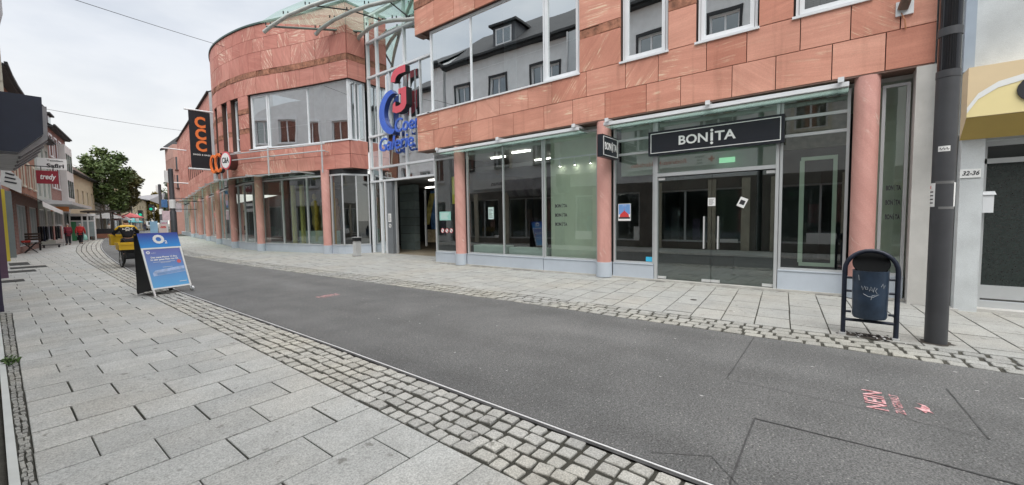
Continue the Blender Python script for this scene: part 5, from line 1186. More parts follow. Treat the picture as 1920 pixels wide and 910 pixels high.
mb = MB(); mb.box(1.15, 1.5, 37.4, 38.1, .63, .74); mb.build('seat', M('red_cushion', (.50, .05, .035), .8, var=.1), ch)
mb = MB(); mb.box(1.505, 1.8, 37.4, 38.1, .63, .72); mb.build('seat', M('white_cushion', (.60, .60, .62), .8, var=.05), ch)
for k, (z, lab) in enumerate(((.0, 'dark low wooden bench on the left pavement beside the folding chair'), (.0, 'low dark sales table in front of the clothes rack'))):
    x0, x1, y = ((1.3, 2.1, 40.5), (2.3, 3.2, 44.3))[k]; o = thing('bench' if k == 0 else 'low_table', lab, 'bench' if k == 0 else 'table', ((x0 + x1) / 2, y, 0)); m = MB(); h = (1.15, .22)[k]
    for q in range(4): m.box(x0, x1, y + q * .13, y + q * .13 + .11, h - .05, h) if k else m.box(x0, x1, y + .4, y + .44, .5 + q * .17, .62 + q * .17)
    if k == 0: m.box(x0, x1, y, y + .4, .42, .47)
    m.build('slats' if k else 'seat', M('dark_wood', (.07, .05, .04), .7, var=.2) if k == 0 else m_pole, o)
    for q in (x0 + .05, x1 - .12): m = MB(); m.box(q, q + .07, y, y + .44, 0, (.42 if k == 0 else h - .05)); m.build('leg', m_dark, o)

# ------------------------------------------------------------------ litter bin, lamp posts, ashtray
bx, by0, by1 = 7.10, -.18, -.71; yc = (by0 + by1) / 2
lbn = thing('litter_bin', 'dark blue litter bin hung in a hoop frame on the right pavement', 'litter bin', (bx, yc, 0))
mb = MB(); hw = (by0 - by1) / 2
path = [(bx, by0, .02), (bx, by0, .88)] + [(bx, yc + hw * math.cos(a), .88 + .27 * math.sin(a)) for a in [PI * k / 14 for k in range(1, 14)]] + [(bx, by1, .88), (bx, by1, .02)]
mb.tube(path, .027, 12)
for z in (.21,): mb.tube([(bx, by0, z), (bx, by1, z)], .021, 8)
for z in (.78, .60, .32):
    mb.tube([(bx, by0, z), (bx, by0 - .08, z)], .016, 8); mb.tube([(bx, by1, z), (bx, by1 + .08, z)], .016, 8)
mb.build('hoop_frame', M('dark_navy_tube', (.014, .019, .036), .42, .1, var=.4, vs=9), lbn)
mb = MB()
for y in (by0, by1): mb.box(bx - .07, bx + .05, y - .035, y + .035, .003, .03)
mb.build('foot', m_steel, lbn)
mb = MB(); mb.lathe([(.0, .262), (.165, .262), (.178, .29), (.182, .60), (.185, .885), (.187, .892), (.172, .892), (.165, .32), (0, .30)], (bx, yc, 0), 36); mb.build('bucket', m_bin, lbn)
mb = MB(); mb.lathe([(.0, -.035), (.16, -.03), (.19, -.012), (.192, 0), (.186, .006), (.15, -.006), (0, -.012)], (0, 0, 0), 32)
mb.v = [(bx - .02 + x * math.cos(.85) - z * math.sin(.85), yc + y, .99 + x * math.sin(.85) + z * math.cos(.85)) for x, y, z in mb.v]; mb.build('lid', M('black_lid', (.004, .0045, .005), .8, var=.1, spec=.1), lbn)
mb = MB()     # scratched scrawl on the bucket
def scr(pts, r=.0032):
    P_ = []
    for (u, z) in pts: a = PI + u / .186; P_.append((bx + .1855 * math.cos(a), yc + .1855 * math.sin(a), z))
    mb.tube(P_, r, 5)
scr([(-.10, .70), (-.085, .65), (-.065, .70)]); scr([(-.055, .66), (-.06, .69), (-.035, .69), (-.035, .66), (-.055, .66)]); scr([(-.02, .64), (-.005, .70), (.02, .64), (-.01, .66)]); scr([(.02, .63), (.03, .69), (.06, .68), (.04, .65), (.06, .61)]); scr([(-.08, .60), (-.03, .57), (.02, .565), (.08, .60), (.01, .585), (.0, .53)])
scr([(-.14, .84), (-.13, .77)]); scr([(.10, .70), (.12, .74), (.13, .68), (.15, .72)])
mb.build('scrawl', M('scratch', (.38, .42, .46), .6, var=.2), lbn)
mb = MB()
for k in range(60):
    a, r_ = RND.uniform(0, 6.28), abs(RND.gauss(0, .12)); x, y, s = bx + .02 + r_ * .7 * math.cos(a), yc + r_ * 1.7 * math.sin(a), RND.uniform(.005, .016)
    mb.obox((x, y, .010), (s, s * .4, 0), (-s * .3, s * .7, 0), (0, 0, .003), 0 if k % 3 else 1)
tag(mb.build('litter', [m_dark, m_paper]), 'scattered cigarette butts and dirt under the blue litter bin', 'litter', kind='stuff')
mb = MB(); n = 26; mb.poly([(bx + .02 + (.13 + RND.uniform(-.02, .02)) * math.cos(2 * PI * k / n), yc + (.29 + RND.uniform(-.04, .04)) * math.sin(2 * PI * k / n), .0068) for k in range(n)])
tag(mb.build('dirt_patch', M('damp_dirt', (.05, .042, .035), .9, var=.4, vs=12)), kind='structure')
mb = MB(); rr = random.Random(4)
def stain(cx, cy, rx, ry, n=22, z=.0072): mb.poly([(cx + rx * rr.uniform(.75, 1.2) * math.cos(2 * PI * k / n), cy + ry * rr.uniform(.75, 1.2) * math.sin(2 * PI * k / n), z) for k in range(n)])
stain(7.24, -1.09, .15, .16); stain(7.1, -.2, .06, .05); stain(7.1, -.70, .06, .05); stain(10.4, 17.2, .22, .2)
for k in range(26):
    y = rr.uniform(-1, 11.5); stain(10.26 + rr.uniform(-.02, .01), y, .02, rr.uniform(.05, .3), 14)
tag(mb.build('dirt_patch', bpy.data.materials['damp_dirt']), kind='structure')
m_lampglass = M('lamp_glass', (.008, .008, .010), .08, var=0)
def lamp_post(label, x, y, stickers=False, top=4.7, lit=False):
    t = thing('lamp_post', label, 'lamp post', (x, y, 0), 0, 'lamp posts along the street')
    mb = MB(); R_ = .105
    mb.lathe([(R_, 0), (R_, 3.26)], (x, y, 0), 32); mb.lathe([(R_ + .004, 3.262), (R_ + .004, 3.345)], (x, y, 0), 32); mb.lathe([(R_ + .003, 3.75), (R_ + .003, 3.845)], (x, y, 0), 32); mb.lathe([(R_ + .003, 4.215), (R_ + .003, 4.32), (R_, 4.325), (R_, top), (.0, top + .02)], (x, y, 0), 32); mb.build('post', m_pole, t)
    mb = MB(); mb.lathe([(R_ - .004, 3.346), (R_ - .004, 3.749)], (x, y, 0), 32); mb.lathe([(R_ - .004, 3.846), (R_ - .004, 4.214)], (x, y, 0), 32); mb.build('light_segment', m_lampglass, t)
    return t
lp = lamp_post('thick dark grey lamp post beside the litter bin, with taped notices', 7.24, -1.09)
def wrap(z0, z1, a0, a1, r, mat, name, par, n=8):
    mb = MB(); b = 0
    for k in range(n):
        p, q = a0 + (a1 - a0) * k / n, a0 + (a1 - a0) * (k + 1) / n
        mb.poly([(7.24 + r * math.cos(p), -1.09 + r * math.sin(p), z0), (7.24 + r * math.cos(q), -1.09 + r * math.sin(q), z0), (7.24 + r * math.cos(q), -1.09 + r * math.sin(q), z1), (7.24 + r * math.cos(p), -1.09 + r * math.sin(p), z1)])
    return mb.build(name, mat, par)
FA = math.atan2(1.09, -7.24)      # azimuth towards the camera
stk = thing('sticker', 'small white sticker with black scribble on the thick lamp post', 'sticker', (7.14, -1.05, 2.4))
wrap(2.375, 2.44, FA - .55, FA + .45, .1065, m_paper, 'sheet', stk)
mb = MB(); A = [FA - .45 + .09 * k for k in range(10)]; mb.tube([(7.24 + .1072 * math.cos(a), -1.09 + .1072 * math.sin(a), 2.407 + .016 * math.sin(k * 2.1)) for k, a in enumerate(A)], .0032, 4); mb.build('scribble', m_ink, stk)
n1 = thing('notice', 'white notice taped round the left side of the thick lamp post', 'notice', (7.14, -1.0, 1.7)); wrap(1.71, 2.0, FA - 1.75, FA - .65, .1066, m_paper, 'sheet', n1)
for k in range(4): wrap(1.75 + .045 * k, 1.765 + .045 * k, FA - 1.6, FA - .85, .1071, m_ink, 'print', n1)
wrap(1.93, 1.97, FA - 1.6, FA - 1.2, .1071, m_redink, 'print', n1)
n2 = thing('notice', 'white notice taped round the right side of the thick lamp post', 'notice', (7.14, -1.18, 1.7)); wrap(1.71, 2.0, FA + 1.05, FA + 1.9, .1066, m_paper, 'sheet', n2)
wrap(1.985, 2.02, FA - .7, FA + 1.1, .1064, M('clear_tape', (.16, .16, .16), .2, var=0), 'tape', n2); wrap(1.68, 1.71, FA - .3, FA + 1.2, .1064, M('clear_tape_low', (.18, .18, .18), .2, var=0), 'tape', n2)
def far_lamp(label, x, y, top):
    t = thing('lamp_post', label, 'lamp post', (x, y, 0), 0, 'lamp posts along the street'); mb = MB(); mb.lathe([(.15, 0), (.15, 2.3), (.12, 2.35), (.12, top), (0, top + .05)], (x, y, 0), 20); mb.build('post', m_pole, t)
    mb = MB(); mb.box(x - .28, x - .14, y - .06, y + .06, top - .75, top - .1); mb.build('lantern', m_signwht, t); mb = MB(); mb.lathe([(.155, 2.5), (.155, 3.0)], (x, y, 0), 16); mb.build('sticker_band', m_paper, t)
far_lamp('dark lamp post with white lantern just right of the blue board', 6.62, 30, 4.75); far_lamp('thin far lamp post with lantern seen behind the one by the blue board', 10.15, 50, 5.3)
ash = thing('ashtray_bin', 'square stainless steel ashtray bin in front of the entrance glass', 'ashtray bin', (10.4, 17.2, 0))
mb = MB(); mb.box(10.27, 10.53, 17.05, 17.31, .02, .66); mb.build('body', m_steel, ash)
mb = MB(); mb.box(10.26, 10.54, 17.04, 17.32, .70, .86); mb.build('head', m_dark, ash); mb = MB(); mb.box(10.29, 10.51, 17.07, 17.29, .66, .70); mb.box(10.25, 10.55, 17.03, 17.33, .86, .885); mb.build('rim', m_steel, ash)

# ------------------------------------------------------------------ the A-board
RZ = math.radians(16); ab = thing('pavement_board', 'blue A-board with white lettering O2 and wheels, standing on the cobbles', 'advertising board', (2.50, 12.40, 0), RZ)
def AL(x, y, z): return wmat(ab) @ Vector((x, y, z))
HW = .405
def abar(m, a, b, w, h): m.bar(AL(*a), AL(*b), w, h)
def apanel(m, x0, x1, t0, t1, lift, th=.012, mi=0):        # piece of the leaning front face, t = 0 bottom .. 1 top
    F0, F1 = Vector((0, -.27, .14)), Vector((0, .17, 1.42)); d = F1 - F0; nrm = Vector((0, -d.z, d.y)).normalized()
    pts = []
    for o_ in (lift - th, lift):
        for (x, t_) in ((x0, t0), (x1, t0), (x1, t1), (x0, t1)): p = F0 + d * t_ + nrm * o_; pts.append(AL(x, p.y, p.z))
    m.hexa(pts, mi)
mb = MB(); apanel(mb, -HW, HW, 0, 1, 0, .02); mb.build('front_panel', m_dark, ab)
mb = MB()
for (a, b, c, d) in ((-HW, HW, .0, .028), (-HW, HW, .71, .735), (-HW, -HW + .035, .028, .71), (HW - .035, HW, .028, .71)): apanel(mb, a, b, c, d, .014)
mb.build('frame', m_signwht, ab)
def grad(name, a, b, z0, z1):
    m, t, p = base_mat(name); tc = nd(t, 'ShaderNodeTexCoord'); s = nd(t, 'ShaderNodeSeparateXYZ'); t.links.new(tc.outputs['Object'], s.inputs[0]); mr = nd(t, 'ShaderNodeMapRange'); mr.inputs[1].default_value = z0; mr.inputs[2].default_value = z1; t.links.new(s.outputs['Z'], mr.inputs[0]); t.links.new(ramp(t, mr.outputs[0], 0, a, 1, b), p.inputs['Base Color']); p.inputs['Roughness'].default_value = .35; return m
mb = MB(); apanel(mb, -HW, HW, .737, 1.0, .012); mb.build('header', grad('header_print', (.03, .28, .70), (.03, .06, .32), 1.1, 1.4), ab)
mb = MB(); apanel(mb, -HW + .037, HW - .037, .03, .708, .006); mb.build('print', grad('poster_print', (.13, .42, .76), (.15, .18, .46), .2, 1.0), ab)
Fd = Vector((0, .44, 1.28)).normalized(); wx = (wmat(ab).to_3x3() @ Vector((1, 0, 0))); wu = (wmat(ab).to_3x3() @ Fd); nrmw = wx.cross(wu)
def apos(x, t_, lift): p = Vector((0, -.27, .14)) + Vector((0, .44, 1.28)) * t_; return AL(x, p.y, p.z) + nrmw * lift
text('lettering', 'O', .27, apos(-.02, .875, .014), wx, wu, m_signwht, ab, .002, bold=.016); text('lettering', '2', .10, apos(.115, .825, .014), wx, wu, m_signwht, ab, .002, bold=.004)
text('lettering', 'O', .085, apos(-.29, .65, .008), wx, wu, m_signwht, ab, .001, bold=.006); text('lettering', 'my Blue', .028, apos(-.19, .64, .008), wx, wu, m_signwht, ab, .001)
text('lettering', 'Das neue Phone 12 Pro', .055, apos(.0, .56, .008), wx, wu, m_signwht, ab, .001, bold=.002); text('lettering', 'im sehr guten Netz von O2', .050, apos(.0, .518, .008), wx, wu, m_signwht, ab, .001, bold=.002)
mb = MB(); 
for (x0, x1, t0, t1) in ((-.24, .2, .473, .478), (-.1, .1, .458, .463), (-.08, .12, .375, .380), (.18, .33, .09, .10)): apanel(mb, x0, x1, t0, t1, .009, .002)
mb.build('small_print', m_signwht, ab)
mb = MB(); mb.prism([(.045 * math.cos(2 * PI * k / 18), .045 * math.sin(2 * PI * k / 18)) for k in range(18)], apos(.28, .46, .007), wx, wu, nrmw * .002); mb.build('badge', M('badge_red', (.65, .12, .12), .5, var=0), ab)
mb = MB(); q = [(-.30, .23), (-.30, .29), (-.24, .33), (.36, .375), (.36, .27)]; c0 = Vector((0, 0))
mb.prism([(x, t_ * 1.354) for x, t_ in q], apos(0, 0, .007), wx, wu, nrmw * .001); mb.build('picture', M('phone_print', (.42, .54, .78), .4, var=.25, vs=9), ab)
mb = MB(); q = [(-.22, .24), (-.22, .285), (.36, .325), (.36, .28)]; mb.prism([(x, t_ * 1.354) for x, t_ in q], apos(0, 0, .009), wx, wu, nrmw * .001); mb.build('picture', M('phone_print_light', (.22, .36, .62), .4, var=.15, vs=9), ab)
mb = MB(); pts = [(-HW, -.26, .17), (-HW, .30, .02), (-HW, .30, 1.38), (-HW, .17, 1.42)]
mb.hexa([AL(-HW, -.24, .15), AL(-HW, .30, .02), AL(-HW + .02, .30, .02), AL(-HW + .02, -.24, .15), AL(-HW, .165, 1.40), AL(-HW, .30, 1.38), AL(-HW + .02, .30, 1.38), AL(-HW + .02, .165, 1.40)])
mb.hexa([AL(-HW, .30, .05), AL(HW, .30, .05), AL(HW, .32, .05), AL(-HW, .32, .05), AL(-HW, .19, 1.40), AL(HW, .19, 1.40), AL(HW, .21, 1.40), AL(-HW, .21, 1.40)]); mb.build('back_panel', m_dark, ab)
mb = MB(); abar(mb, (-HW + .03, -.27, .15), (-HW + .03, -.33, .0), .035, .02); mb.build('leg', m_steel, ab)
mb = MB(); abar(mb, (HW - .03, -.27, .15), (HW - .03, -.31, .05), .025, .02); mb.build('leg', m_steel, ab)
for (x, y, mt) in ((HW - .01, -.31, m_frame), (HW - .16, .26, m_rubber)):
    mb = MB(); mb.tube([AL(x - .02, y, .062), AL(x + .02, y, .062)], .06, 18); mb.build('wheel', mt, ab)

# ------------------------------------------------------------------ people: one continuous body, clothes fitted over it
def skin_mesh(name, joints, edges, mats, parent, root, sub=2):
    names = list(joints); bm = bmesh.new(); lay = bm.verts.layers.skin.verify(); vv = {}
    for n in names:
        p, r = joints[n][0], joints[n][1]; v = bm.verts.new(p); v[lay].radius = (r, joints[n][2] if len(joints[n]) > 2 else r); v[lay].use_root = (n == root); vv[n] = v
    for a, b in edges: bm.edges.new((vv[a], vv[b]))
    me = bpy.data.meshes.new(name); bm.to_mesh(me); bm.free(); o = bpy.data.objects.new(name, me); COL.objects.link(o)
    o.modifiers.new('s', 'SKIN').use_smooth_shade = True; s = o.modifiers.new('u', 'SUBSURF'); s.levels = s.render_levels = sub
    dg = bpy.context.evaluated_depsgraph_get(); dg.update(); m2 = bpy.data.meshes.new_from_object(o.evaluated_get(dg)); o.modifiers.clear(); o.data = m2
    m2.materials.clear()
    for m in (mats if isinstance(mats, list) else [mats]): m2.materials.append(m)
    m2.polygons.foreach_set('use_smooth', [True] * len(m2.polygons)); o.parent = parent; return o
def person(label, loc, rz, pose, top, legs, hair, hat=None, shoe=None, coat=0., group=None):
    t = thing('person', label, 'person', loc, rz, group); J = dict(
        pelvis=((0, 0, .96), .13, .10), belly=((0, 0, 1.10), .125, .095), chest=((0, .0, 1.30), .145, .105), neckb=((0, -.01, 1.455), .075, .06), neck=((0, .0, 1.50), .05), head=((0, .015, 1.60), .075, .085), crown=((0, .01, 1.70), .07, .075), nose=((0, .112, 1.595), .016))
    for s, k in ((-1, 'L'), (1, 'R')):
        J.update({'sh' + k: ((s * .185, -.01, 1.415), .062), 'el' + k: ((s * .235, -.02, 1.13), .045), 'wr' + k: ((s * .245, .06, .88), .030), 'pa' + k: ((s * .243, .085, .80), .034, .020), 'th' + k: ((s * .215, .125, .80), .010), 'ear' + k: ((s * .082, .0, 1.60), .016),
                  'hip' + k: ((s * .095, 0, .90), .092), 'kn' + k: ((s * .10, .02, .50), .058), 'an' + k: ((s * .10, -.02, .09), .040), 'toe' + k: ((s * .115, .14, .035), .034)})
    J.update(pose(J))
    E = [('pelvis', 'belly'), ('belly', 'chest'), ('chest', 'neckb'), ('neckb', 'neck'), ('neck', 'head'), ('head', 'crown'), ('head', 'nose')]
    for k in 'LR':
        E += [('chest', 'sh' + k), ('sh' + k, 'el' + k), ('el' + k, 'wr' + k), ('wr' + k, 'pa' + k), ('pa' + k, 'th' + k), ('head', 'ear' + k), ('pelvis', 'hip' + k), ('hip' + k, 'kn' + k), ('kn' + k, 'an' + k), ('an' + k, 'toe' + k)]
        pa, wr = Vector(J['pa' + k][0]), Vector(J['wr' + k][0]); d = (pa - wr).normalized(); sd = d.orthogonal().normalized()
        for f, ln in enumerate((.078, .088, .082, .064)):
            a = 'f%d' % f + k; b_ = pa + sd * (-.024 + .016 * f); J[a] = (b_ + d * .03, .0095); J[a + 'm'] = (b_ + d * (.03 + ln * .5) + Vector((0, .008, 0)), .0088); J[a + 't'] = (b_ + d * (.03 + ln * .9) + Vector((0, .022, 0)), .008)
            E += [('pa' + k, a), (a, a + 'm'), (a + 'm', a + 't')]
    body = skin_mesh('body', J, E, m_skin, t, 'pelvis', 2)
    g = lambda n, e, e2=None: (J[n][0], J[n][1] + e, (J[n][2] if len(J[n]) > 2 else J[n][1]) + (e if e2 is None else e2))
    tj = {n: g(n, .028) for n in ('belly', 'chest', 'neckb')}; tj['pelvis'] = g('pelvis', .035 + coat * .02)
    te = [('pelvis', 'belly'), ('belly', 'chest'), ('chest', 'neckb')]
    if coat: tj['hem'] = (tuple(Vector(J['pelvis'][0]) + Vector((0, 0, -.28 * coat))), .19, .16); te.append(('pelvis', 'hem'))
    for k in 'LR': 
        for n in ('sh', 'el', 'wr'): tj[n + k] = g(n + k, .022)
        te += [('chest', 'sh' + k), ('sh' + k, 'el' + k), ('el' + k, 'wr' + k)]
    skin_mesh('jacket', tj, te, top, t, 'pelvis')
    lj = {'pelvis': g('pelvis', .015)}; le = []
    for k in 'LR':
        for n, e in (('hip', .015), ('kn', .022), ('an', .022)): lj[n + k] = g(n + k, e)
        le += [('pelvis', 'hip' + k), ('hip' + k, 'kn' + k), ('kn' + k, 'an' + k)]
    skin_mesh('trousers', lj, le, legs, t, 'pelvis')
    for k in 'LR':
        a, b_ = Vector(J['an' + k][0]), Vector(J['toe' + k][0]); skin_mesh('shoe', {'h': (a + Vector((0, 0, -.03)), .05), 'm': ((a + b_) / 2 + Vector((0, 0, -.01)), .048, .042), 't': (b_, .042, .036)}, [('h', 'm'), ('m', 't')], shoe or m_dark, t, 'h')
    c, h = Vector(J['crown'][0]), Vector(J['head'][0]); up = (c - h).normalized(); bk = Vector((0, -.03, 0))
    skin_mesh('hair', {'a': (h + bk, .088, .078), 'b': (c + bk * .6, .088, .085), 'c': (c + up * .03 + bk * .3, .05)}, [('a', 'b'), ('b', 'c')], hair, t, 'a')
    return t, J
stand = lambda J: {}
def walk(J): 
    return {'knL': ((-.10, .12, .51), .058), 'anL': ((-.10, .20, .10), .040), 'toeL': ((-.11, .36, .07), .034), 'knR': ((.10, -.05, .50), .058), 'anR': ((.10, -.26, .13), .040), 'toeR': ((.11, -.12, .04), .034), 'elL': ((-.24, -.10, 1.14), .045), 'wrL': ((-.25, -.06, .90), .030), 'paL': ((-.25, -.05, .82), .034, .02), 'thL': ((-.22, -.01, .82), .01), 'elR': ((.24, .06, 1.13), .045), 'wrR': ((.25, .20, .92), .030), 'paR': ((.25, .24, .85), .034, .02), 'thR': ((.22, .28, .86), .01)}
m_hair_g = M('grey_hair', (.50, .48, .45), .8, var=.15); m_hair_d = M('dark_hair', (.035, .025, .018), .7, var=.2)
m_trs = M('dark_trousers', (.022, .022, .028), .9, var=.15); m_jean = M('blue_jeans', (.06, .09, .17), .9, var=.15)
person('pedestrian in a bright red jacket carrying a mint green bag on the left pavement', (4.72, 49.6, 0), -.3, walk, M('red_jacket', (.52, .03, .03), .7, var=.2), m_trs, m_hair_g, coat=.7)
o = thing('shopping_bag', 'mint green shopping bag in the hand of the walker in bright red', 'bag', (4.95, 49.75, .3)); mb = MB(); mb.lathe([(.0, .32), (.17, .33), (.20, .50), (.14, .70), (.03, .84)], (4.96, 49.75, 0), 10); mb.build('bag', M('mint_plastic', (.30, .58, .50), .5, var=.1), o)
person('pedestrian in a dark red coat with grey hair standing by the clothes rack', (3.9, 48.3, 0), .4, stand, M('wine_coat', (.20, .02, .035), .8, var=.2), m_trs, m_hair_g, coat=.9)
person('far pedestrian in dark jacket and blue jeans in the middle of the street', (22.4, 126, 0), 2.9, walk, M('plum_jacket', (.06, .035, .06), .8, var=.2), m_jean, m_hair_d)
person('far pedestrian in pale top and dark jeans beside the first tree trunk', (10.35, 79, 0), 2.6, stand, M('pale_top', (.55, .53, .50), .8, var=.1), M('dark_jeans', (.03, .04, .07), .9, var=.1), m_hair_d)

# ------------------------------------------------------------------ mail tricycle and its rider
TX = 3.36; tk = thing('mail_tricycle', 'yellow and black mail cargo tricycle riding along the left kerb', 'tricycle', (TX, 21.5, 0))
def wheel(x, y, r, par, w=.045):
    t_ = MB(); t_.tube([(x, y + (r - .03) * math.cos(2 * PI * k / 28), r + (r - .03) * math.sin(2 * PI * k / 28)) for k in range(29)], .03, 8, caps=False); wh = t_.build('wheel', m_rubber, par)
    q = MB(); q.tube([(x, y + (r - .065) * math.cos(2 * PI * k / 28), r + (r - .065) * math.sin(2 * PI * k / 28)) for k in range(29)], .012, 6, caps=False)
    for k in range(14): a = 2 * PI * k / 14; q.tube([(x + .02 * (-1) ** k, y, r), (x, y + (r - .07) * math.cos(a), r + (r - .07) * math.sin(a))], .0035, 4)
    q.tube([(x - .05, y, r), (x + .05, y, r)], .03, 8); q.build('rim', m_steel, wh)
wheel(3.03, 21.1, .33, tk); wheel(3.69, 21.1, .33, tk); wheel(TX, 22.95, .33, tk)
def crate(x0, x1, y0, y1, z0, z1, name, par):
    m = MB(); e = .03
    m.box(x0, x1, y0, y1, z0, z0 + .02); m.box(x0, x0 + e, y0, y1, z0 + .021, z1); m.box(x1 - e, x1, y0, y1, z0 + .021, z1); m.box(x0 + e, x1 - e, y0, y0 + e, z0 + .021, z1); m.box(x0 + e, x1 - e, y1 - e, y1, z0 + .021, z1)
    m.box(x0 - .025, x1 + .025, y0 - .025, y0 - .002, z1 - .07, z1 + .01); m.box(x0 - .025, x0 - .002, y0, y1, z1 - .07, z1 + .01); m.box(x1 + .002, x1 + .025, y0, y1, z1 - .07, z1 + .01)
    return m.build(name, m_yellow, par)
crate(2.95, 3.77, 20.85, 21.55, .67, .93, 'rear_tray', tk); crate(2.97, 3.75, 22.55, 23.0, .80, 1.22, 'front_box', tk)
mb = MB(); mb.tube([(3.03, 21.1, .33), (3.69, 21.1, .33)], .03, 8); mb.tube([(TX, 21.1, .40), (TX, 22.0, .42), (TX, 22.55, .95), (TX, 22.65, 1.12)], .035, 8); mb.tube([(TX, 21.95, .42), (TX, 21.85, .93)], .03, 8); mb.tube([(TX, 22.5, .85), (TX, 22.95, .33)], .028, 8)
mb.box(3.0, 3.72, 20.9, 21.5, .60, .66); mb.box(3.15, 3.57, 20.95, 21.3, .36, .58); mb.tube([(3.08, 22.52, 1.18), (3.2, 22.6, 1.14), (3.52, 22.6, 1.14), (3.64, 22.52, 1.18)], .016, 8); mb.box(3.2, 3.5, 22.6, 22.95, .74, .79); mb.tube([(3.2, 22.08, .30), (3.52, 22.08, .42)], .02, 6); mb.build('frame', m_dark, tk)
mb = MB(); mb.lathe([(.0, .92), (.10, .93), (.13, .97), (.06, 1.0), (0, 1.0)], (TX, 21.85, 0), 14); mb.build('saddle', m_rubber, tk)
def ride(J):
    d = {'pelvis': ((0, 0, 1.06), .13, .10), 'belly': ((0, .03, 1.20), .13, .10), 'chest': ((0, .10, 1.38), .155, .11), 'neckb': ((0, .14, 1.52), .075, .06), 'neck': ((0, .16, 1.565), .05), 'head': ((0, .19, 1.66), .075, .085), 'crown': ((0, .19, 1.76), .07, .075), 'nose': ((0, .30, 1.65), .016)}
    for s, k in ((-1, 'L'), (1, 'R')):
        d.update({'sh' + k: ((s * .20, .11, 1.49), .065), 'el' + k: ((s * .36, .28, 1.30), .047), 'wr' + k: ((s * .30, .60, 1.24), .030), 'pa' + k: ((s * .29, .68, 1.22), .032, .02), 'th' + k: ((s * .25, .70, 1.20), .010), 'ear' + k: ((s * .082, .175, 1.66), .016), 'hip' + k: ((s * .10, .02, 1.0), .095),
                  'kn' + k: ((s * .13, .42, .82 if s < 0 else .70), .060), 'an' + k: ((s * .13, .25, .46 if s < 0 else .34), .042), 'toe' + k: ((s * .13, .40, .44 if s < 0 else .32), .034)})
    return d
pr, J = person('mail carrier in black jacket with yellow shoulders and white post horn on the tricycle', (TX, 21.85, 0), 0, ride, m_cloth_blk, m_trs, m_hair_d)
yk = {n: (Vector(J[n][0]) + Vector((0, -.004, .012)), J[n][1] + .028, (J[n][2] if len(J[n]) > 2 else J[n][1]) + .036) for n in ('neckb',)}
for k in 'LR': yk['sh' + k] = (Vector(J['sh' + k][0]) + Vector((0, -.01, .012)), .090); m_ = Vector(J['sh' + k][0]).lerp(Vector(J['el' + k][0]), .75); yk['ml' + k] = (m_ + Vector((0, -.01, .03)), .062)
skin_mesh('yoke', yk, [('neckb', 'shL'), ('neckb', 'shR'), ('shL', 'mlL'), ('shR', 'mlR')], m_yellow, pr, 'neckb')
mb = MB()     # post horn emblem across the back
BX, BY, BZ = TX, 21.85 - .055, 1.43
def ln(pts, r=.012): mb.tube([(BX + x, BY - .012 + .0 * x, BZ + z) for x, z in pts], r, 6)
ln([(.055 * math.cos(2 * PI * k / 16), .035 + .042 * math.sin(2 * PI * k / 16)) for k in range(17)]); ln([(-.14, .02), (-.06, .0), (.06, .0), (.10, .01)]); ln([(.10, .01), (.15, .06)]); ln([(.10, .01), (.15, -.03)]); ln([(-.14, .05), (-.14, -.01)]); ln([(-.06, -.03), (.06, -.06)], .009); ln([(.06, -.03), (-.06, -.06)], .009)
mb.build('post_horn', m_signwht, pr)

# ------------------------------------------------------------------ trees
def tree(label, x, y, h, cw, ch, trunk_h, mat, n, leaf=.34, lean=0., name='street_tree', seed=1, ecol=None):
    rr = random.Random(seed); t = thing(name, label, 'tree', (x, y, 0), 0, 'trees along the street')
    mb = MB(); top = Vector((x + lean, y, h * .82)); tr_ = [Vector((x, y, 0)), Vector((x + lean * .2, y, trunk_h * .6)), Vector((x + lean * .4, y, trunk_h)), Vector((x + lean * .7, y, h * .65)), top]
    mb.tube(tr_, .20, 10, r1=.05); ends = []
    for k in range(12):
        f = rr.uniform(.0, .8); p = Vector((x + lean * .5, y, trunk_h + (h * .8 - trunk_h) * f)); a = rr.uniform(0, 6.28); q = p + Vector((math.cos(a) * cw * rr.uniform(.25, .42), math.sin(a) * cw * rr.uniform(.25, .42), rr.uniform(.4, 1.6))); m_ = p.lerp(q, .5) + Vector((0, 0, -.2)); mb.tube([p, m_, q], .08, 6, r1=.02); ends.append(q)
    mb.build('trunk', M('bark', (.26, .24, .19), .9, var=.3, vs=4) if 'bark' not in bpy.data.materials else bpy.data.materials['bark'], t)
    lv = MB(); C_ = Vector((x + lean, y, trunk_h + ch * .5)); cl = []
    for k in range(46):
        u = Vector((rr.gauss(0, 1), rr.gauss(0, 1), rr.gauss(0, 1))).normalized() * rr.uniform(.25, 1) ** .5; cl.append((C_ + Vector((u.x * cw * .46, u.y * cw * .46, u.z * ch * .46)), rr.uniform(.08, .17) * cw, rr.uniform(-.2, .2)))
    for k in range(n):
        c, r_, tone = rr.choice(cl); d = Vector((rr.gauss(0, 1), rr.gauss(0, 1), rr.gauss(0, .8))); d = d.normalized() * r_ * rr.uniform(.2, 1.15); p = c + d
        a = Vector((rr.uniform(-1, 1), rr.uniform(-1, 1), rr.uniform(-.7, .7))).normalized(); b = a.orthogonal().normalized(); b = (b * math.cos(rr.uniform(0, 6)) + a.cross(b) * math.sin(rr.uniform(0, 6))).normalized(); s = leaf * rr.uniform(.6, 1.2)
        lv.poly([p - a * s * .5, p + b * s * .28, p + a * s * .5, p - b * s * .28], 0, min(1, max(0, .5 + tone + rr.uniform(-.3, .3))))
    lv.build('crown', mat, t)
m_leaf1 = leaf_mat('maple_leaves', (.036, .068, .018), (.115, .155, .04)); m_leaf2 = leaf_mat('autumn_leaves', (.10, .085, .015), (.24, .17, .03)); m_leaf3 = leaf_mat('green_leaves', (.035, .065, .02), (.08, .12, .03)); m_leaf4 = leaf_mat('dark_autumn_leaves', (.050, .062, .016), (.13, .115, .03))
